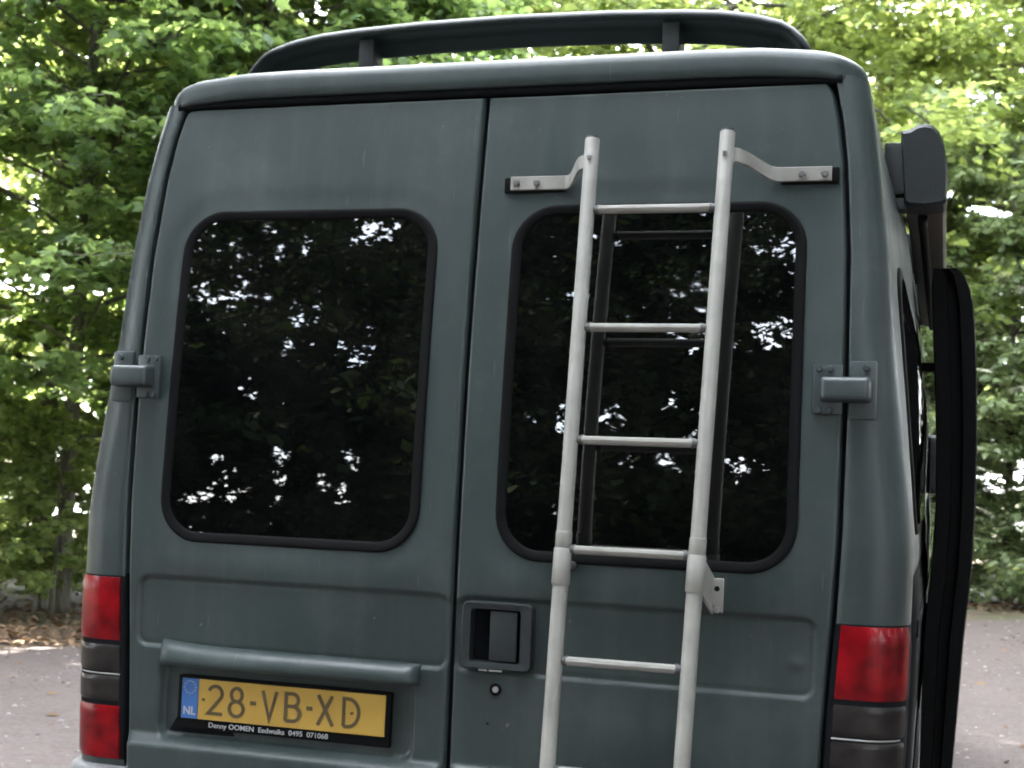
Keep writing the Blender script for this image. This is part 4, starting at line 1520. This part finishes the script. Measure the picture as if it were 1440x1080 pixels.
woodland('mirrored_wood', 'dark wood behind the yard mirrored in the rear windows',
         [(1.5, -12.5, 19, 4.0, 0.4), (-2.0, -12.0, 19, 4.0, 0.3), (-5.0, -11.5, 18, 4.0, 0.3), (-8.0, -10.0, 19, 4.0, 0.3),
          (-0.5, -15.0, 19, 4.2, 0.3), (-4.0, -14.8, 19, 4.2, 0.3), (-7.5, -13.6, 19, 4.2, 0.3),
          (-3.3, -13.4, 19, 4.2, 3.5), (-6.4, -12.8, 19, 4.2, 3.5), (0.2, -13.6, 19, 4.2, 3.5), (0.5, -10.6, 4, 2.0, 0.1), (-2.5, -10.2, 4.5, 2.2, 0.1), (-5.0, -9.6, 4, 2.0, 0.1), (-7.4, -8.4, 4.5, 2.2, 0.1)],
         0.176, 100, 66, 17, 28, LEAF_D, FLECK_GAPS, 3.0)
woodland('surrounding_wood', 'unseen wood on both sides, shading the yard',
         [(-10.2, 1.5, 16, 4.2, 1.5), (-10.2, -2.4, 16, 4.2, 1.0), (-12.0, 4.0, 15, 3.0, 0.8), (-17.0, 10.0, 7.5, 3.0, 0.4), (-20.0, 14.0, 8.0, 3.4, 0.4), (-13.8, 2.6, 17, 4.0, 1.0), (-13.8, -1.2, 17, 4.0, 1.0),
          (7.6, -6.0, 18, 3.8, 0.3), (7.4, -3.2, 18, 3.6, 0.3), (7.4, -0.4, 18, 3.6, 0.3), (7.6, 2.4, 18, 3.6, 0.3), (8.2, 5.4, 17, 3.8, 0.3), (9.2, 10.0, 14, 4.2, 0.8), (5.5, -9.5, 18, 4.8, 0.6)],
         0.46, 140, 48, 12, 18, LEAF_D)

# leaf litter, pebbles, fallen branch ------------------------------------------------------
def litter():
    rg = np.random.default_rng(9)
    P = []
    # a strip along the left edge of the gravel
    n = 9000
    s = rg.uniform(-6, 7, n); d = np.abs(rg.normal(0, 1.3, n)) * np.where(rg.uniform(0, 1, n) < 0.25, -0.22, 1.0)
    bx, by = -5.15, 5.75
    tx, ty = 0.67, 0.74
    nx, ny = -0.74, 0.67
    P1 = np.stack([bx + tx * s + nx * d, by + ty * s + ny * d, rg.uniform(0.004, 0.05, n)], 1)
    n2 = 900
    P2 = np.stack([rg.uniform(-7, 4, n2), rg.uniform(-4, 14.5, n2), rg.uniform(0.004, 0.012, n2)], 1)
    n3 = 2600
    P3 = np.stack([rg.uniform(-1, 6, n3), 14.6 + rg.normal(0, 0.5, n3), rg.uniform(0.004, 0.03, n3)], 1)
    P = np.concatenate([P1, P2, P3]); n = len(P)
    a = rg.uniform(0, 6.283, n)
    D = np.stack([np.cos(a), np.sin(a), rg.normal(0, 0.25, n)], 1)
    Nn = np.stack([rg.normal(0, 0.35, n), rg.normal(0, 0.35, n), np.ones(n)], 1)
    V, Fc = leaves_mesh('litter', P, D, Nn, rg.uniform(0.035, 0.10, n), TO)
    me = fast_mesh('leaf_litter', V, Fc); me.materials.append(LITTER)
    tag(link(bpy.data.objects.new('leaf_litter', me)), 'brown dead leaves strewn along the gravel edge', 'leaf litter', None, 'stuff')
    # gravel stones
    n = 9500
    P = np.stack([rg.uniform(-7.2, 3.5, n), rg.uniform(-2, 13.5, n), np.zeros(n)], 1)
    P = P[(-P[:, 0]) * 0.74 + P[:, 1] * 0.67 < 7.2]
    P = P[~((np.abs(P[:, 0]) < 0.7) & (P[:, 1] > 0.3) & (P[:, 1] < 4.5))]
    n = len(P)
    oc = np.array([(1, 0, 0), (0, 1, 0), (-1, 0, 0), (0, -1, 0), (0, 0, 0.75), (0.5, 0.5, 0.5), (-0.5, 0.5, 0.45), (-0.5, -0.5, 0.5), (0.5, -0.5, 0.4)], float)
    of = np.array([(0, 1, 5), (1, 2, 6), (2, 3, 7), (3, 0, 8), (0, 5, 8), (1, 6, 5), (2, 7, 6), (3, 8, 7), (4, 8, 5), (4, 5, 6), (4, 6, 7), (4, 7, 8)])
    S = 0.004 + 0.018 * rg.uniform(0, 1, n) ** 3
    a = rg.uniform(0, 6.283, n); st = rg.uniform(0.6, 1.0, n)
    X = oc[None, :, 0] * S[:, None]; Yv = oc[None, :, 1] * (S * st)[:, None]; Z = oc[None, :, 2] * (S * 0.8)[:, None]
    V = np.stack([P[:, 0:1] + X * np.cos(a)[:, None] - Yv * np.sin(a)[:, None], P[:, 1:2] + X * np.sin(a)[:, None] + Yv * np.cos(a)[:, None], Z - 0.001], -1).reshape(-1, 3)
    Fc = (of[None] + (np.arange(n) * 9)[:, None, None]).reshape(-1, 3)
    me = fast_mesh('gravel_stones', V, Fc)
    mt, nt, p = new_mat('gravel_stone')
    g = N(nt, 'ShaderNodeNewGeometry')
    nt.links.new(mix_col(nt, g.outputs['Random Per Island'], (0.045, 0.038, 0.034), (0.26, 0.235, 0.22)), p.inputs['Base Color'])
    p.inputs['Roughness'].default_value = 0.85
    me.materials.append(mt)
    tag(link(bpy.data.objects.new('gravel_stones', me)), 'small loose stones scattered over the gravel yard', 'gravel', None, 'stuff')
litter()

br = tube('fallen_branch', [(-8.2, 7.2, 0.10), (-7.2, 7.9, 0.34), (-6.3, 8.5, 0.62), (-5.5, 9.0, 0.85)], [0.035, 0.030, 0.022, 0.012], BARK)
tag(br, 'dark bare branch slanting up across the left wood floor', 'branch')
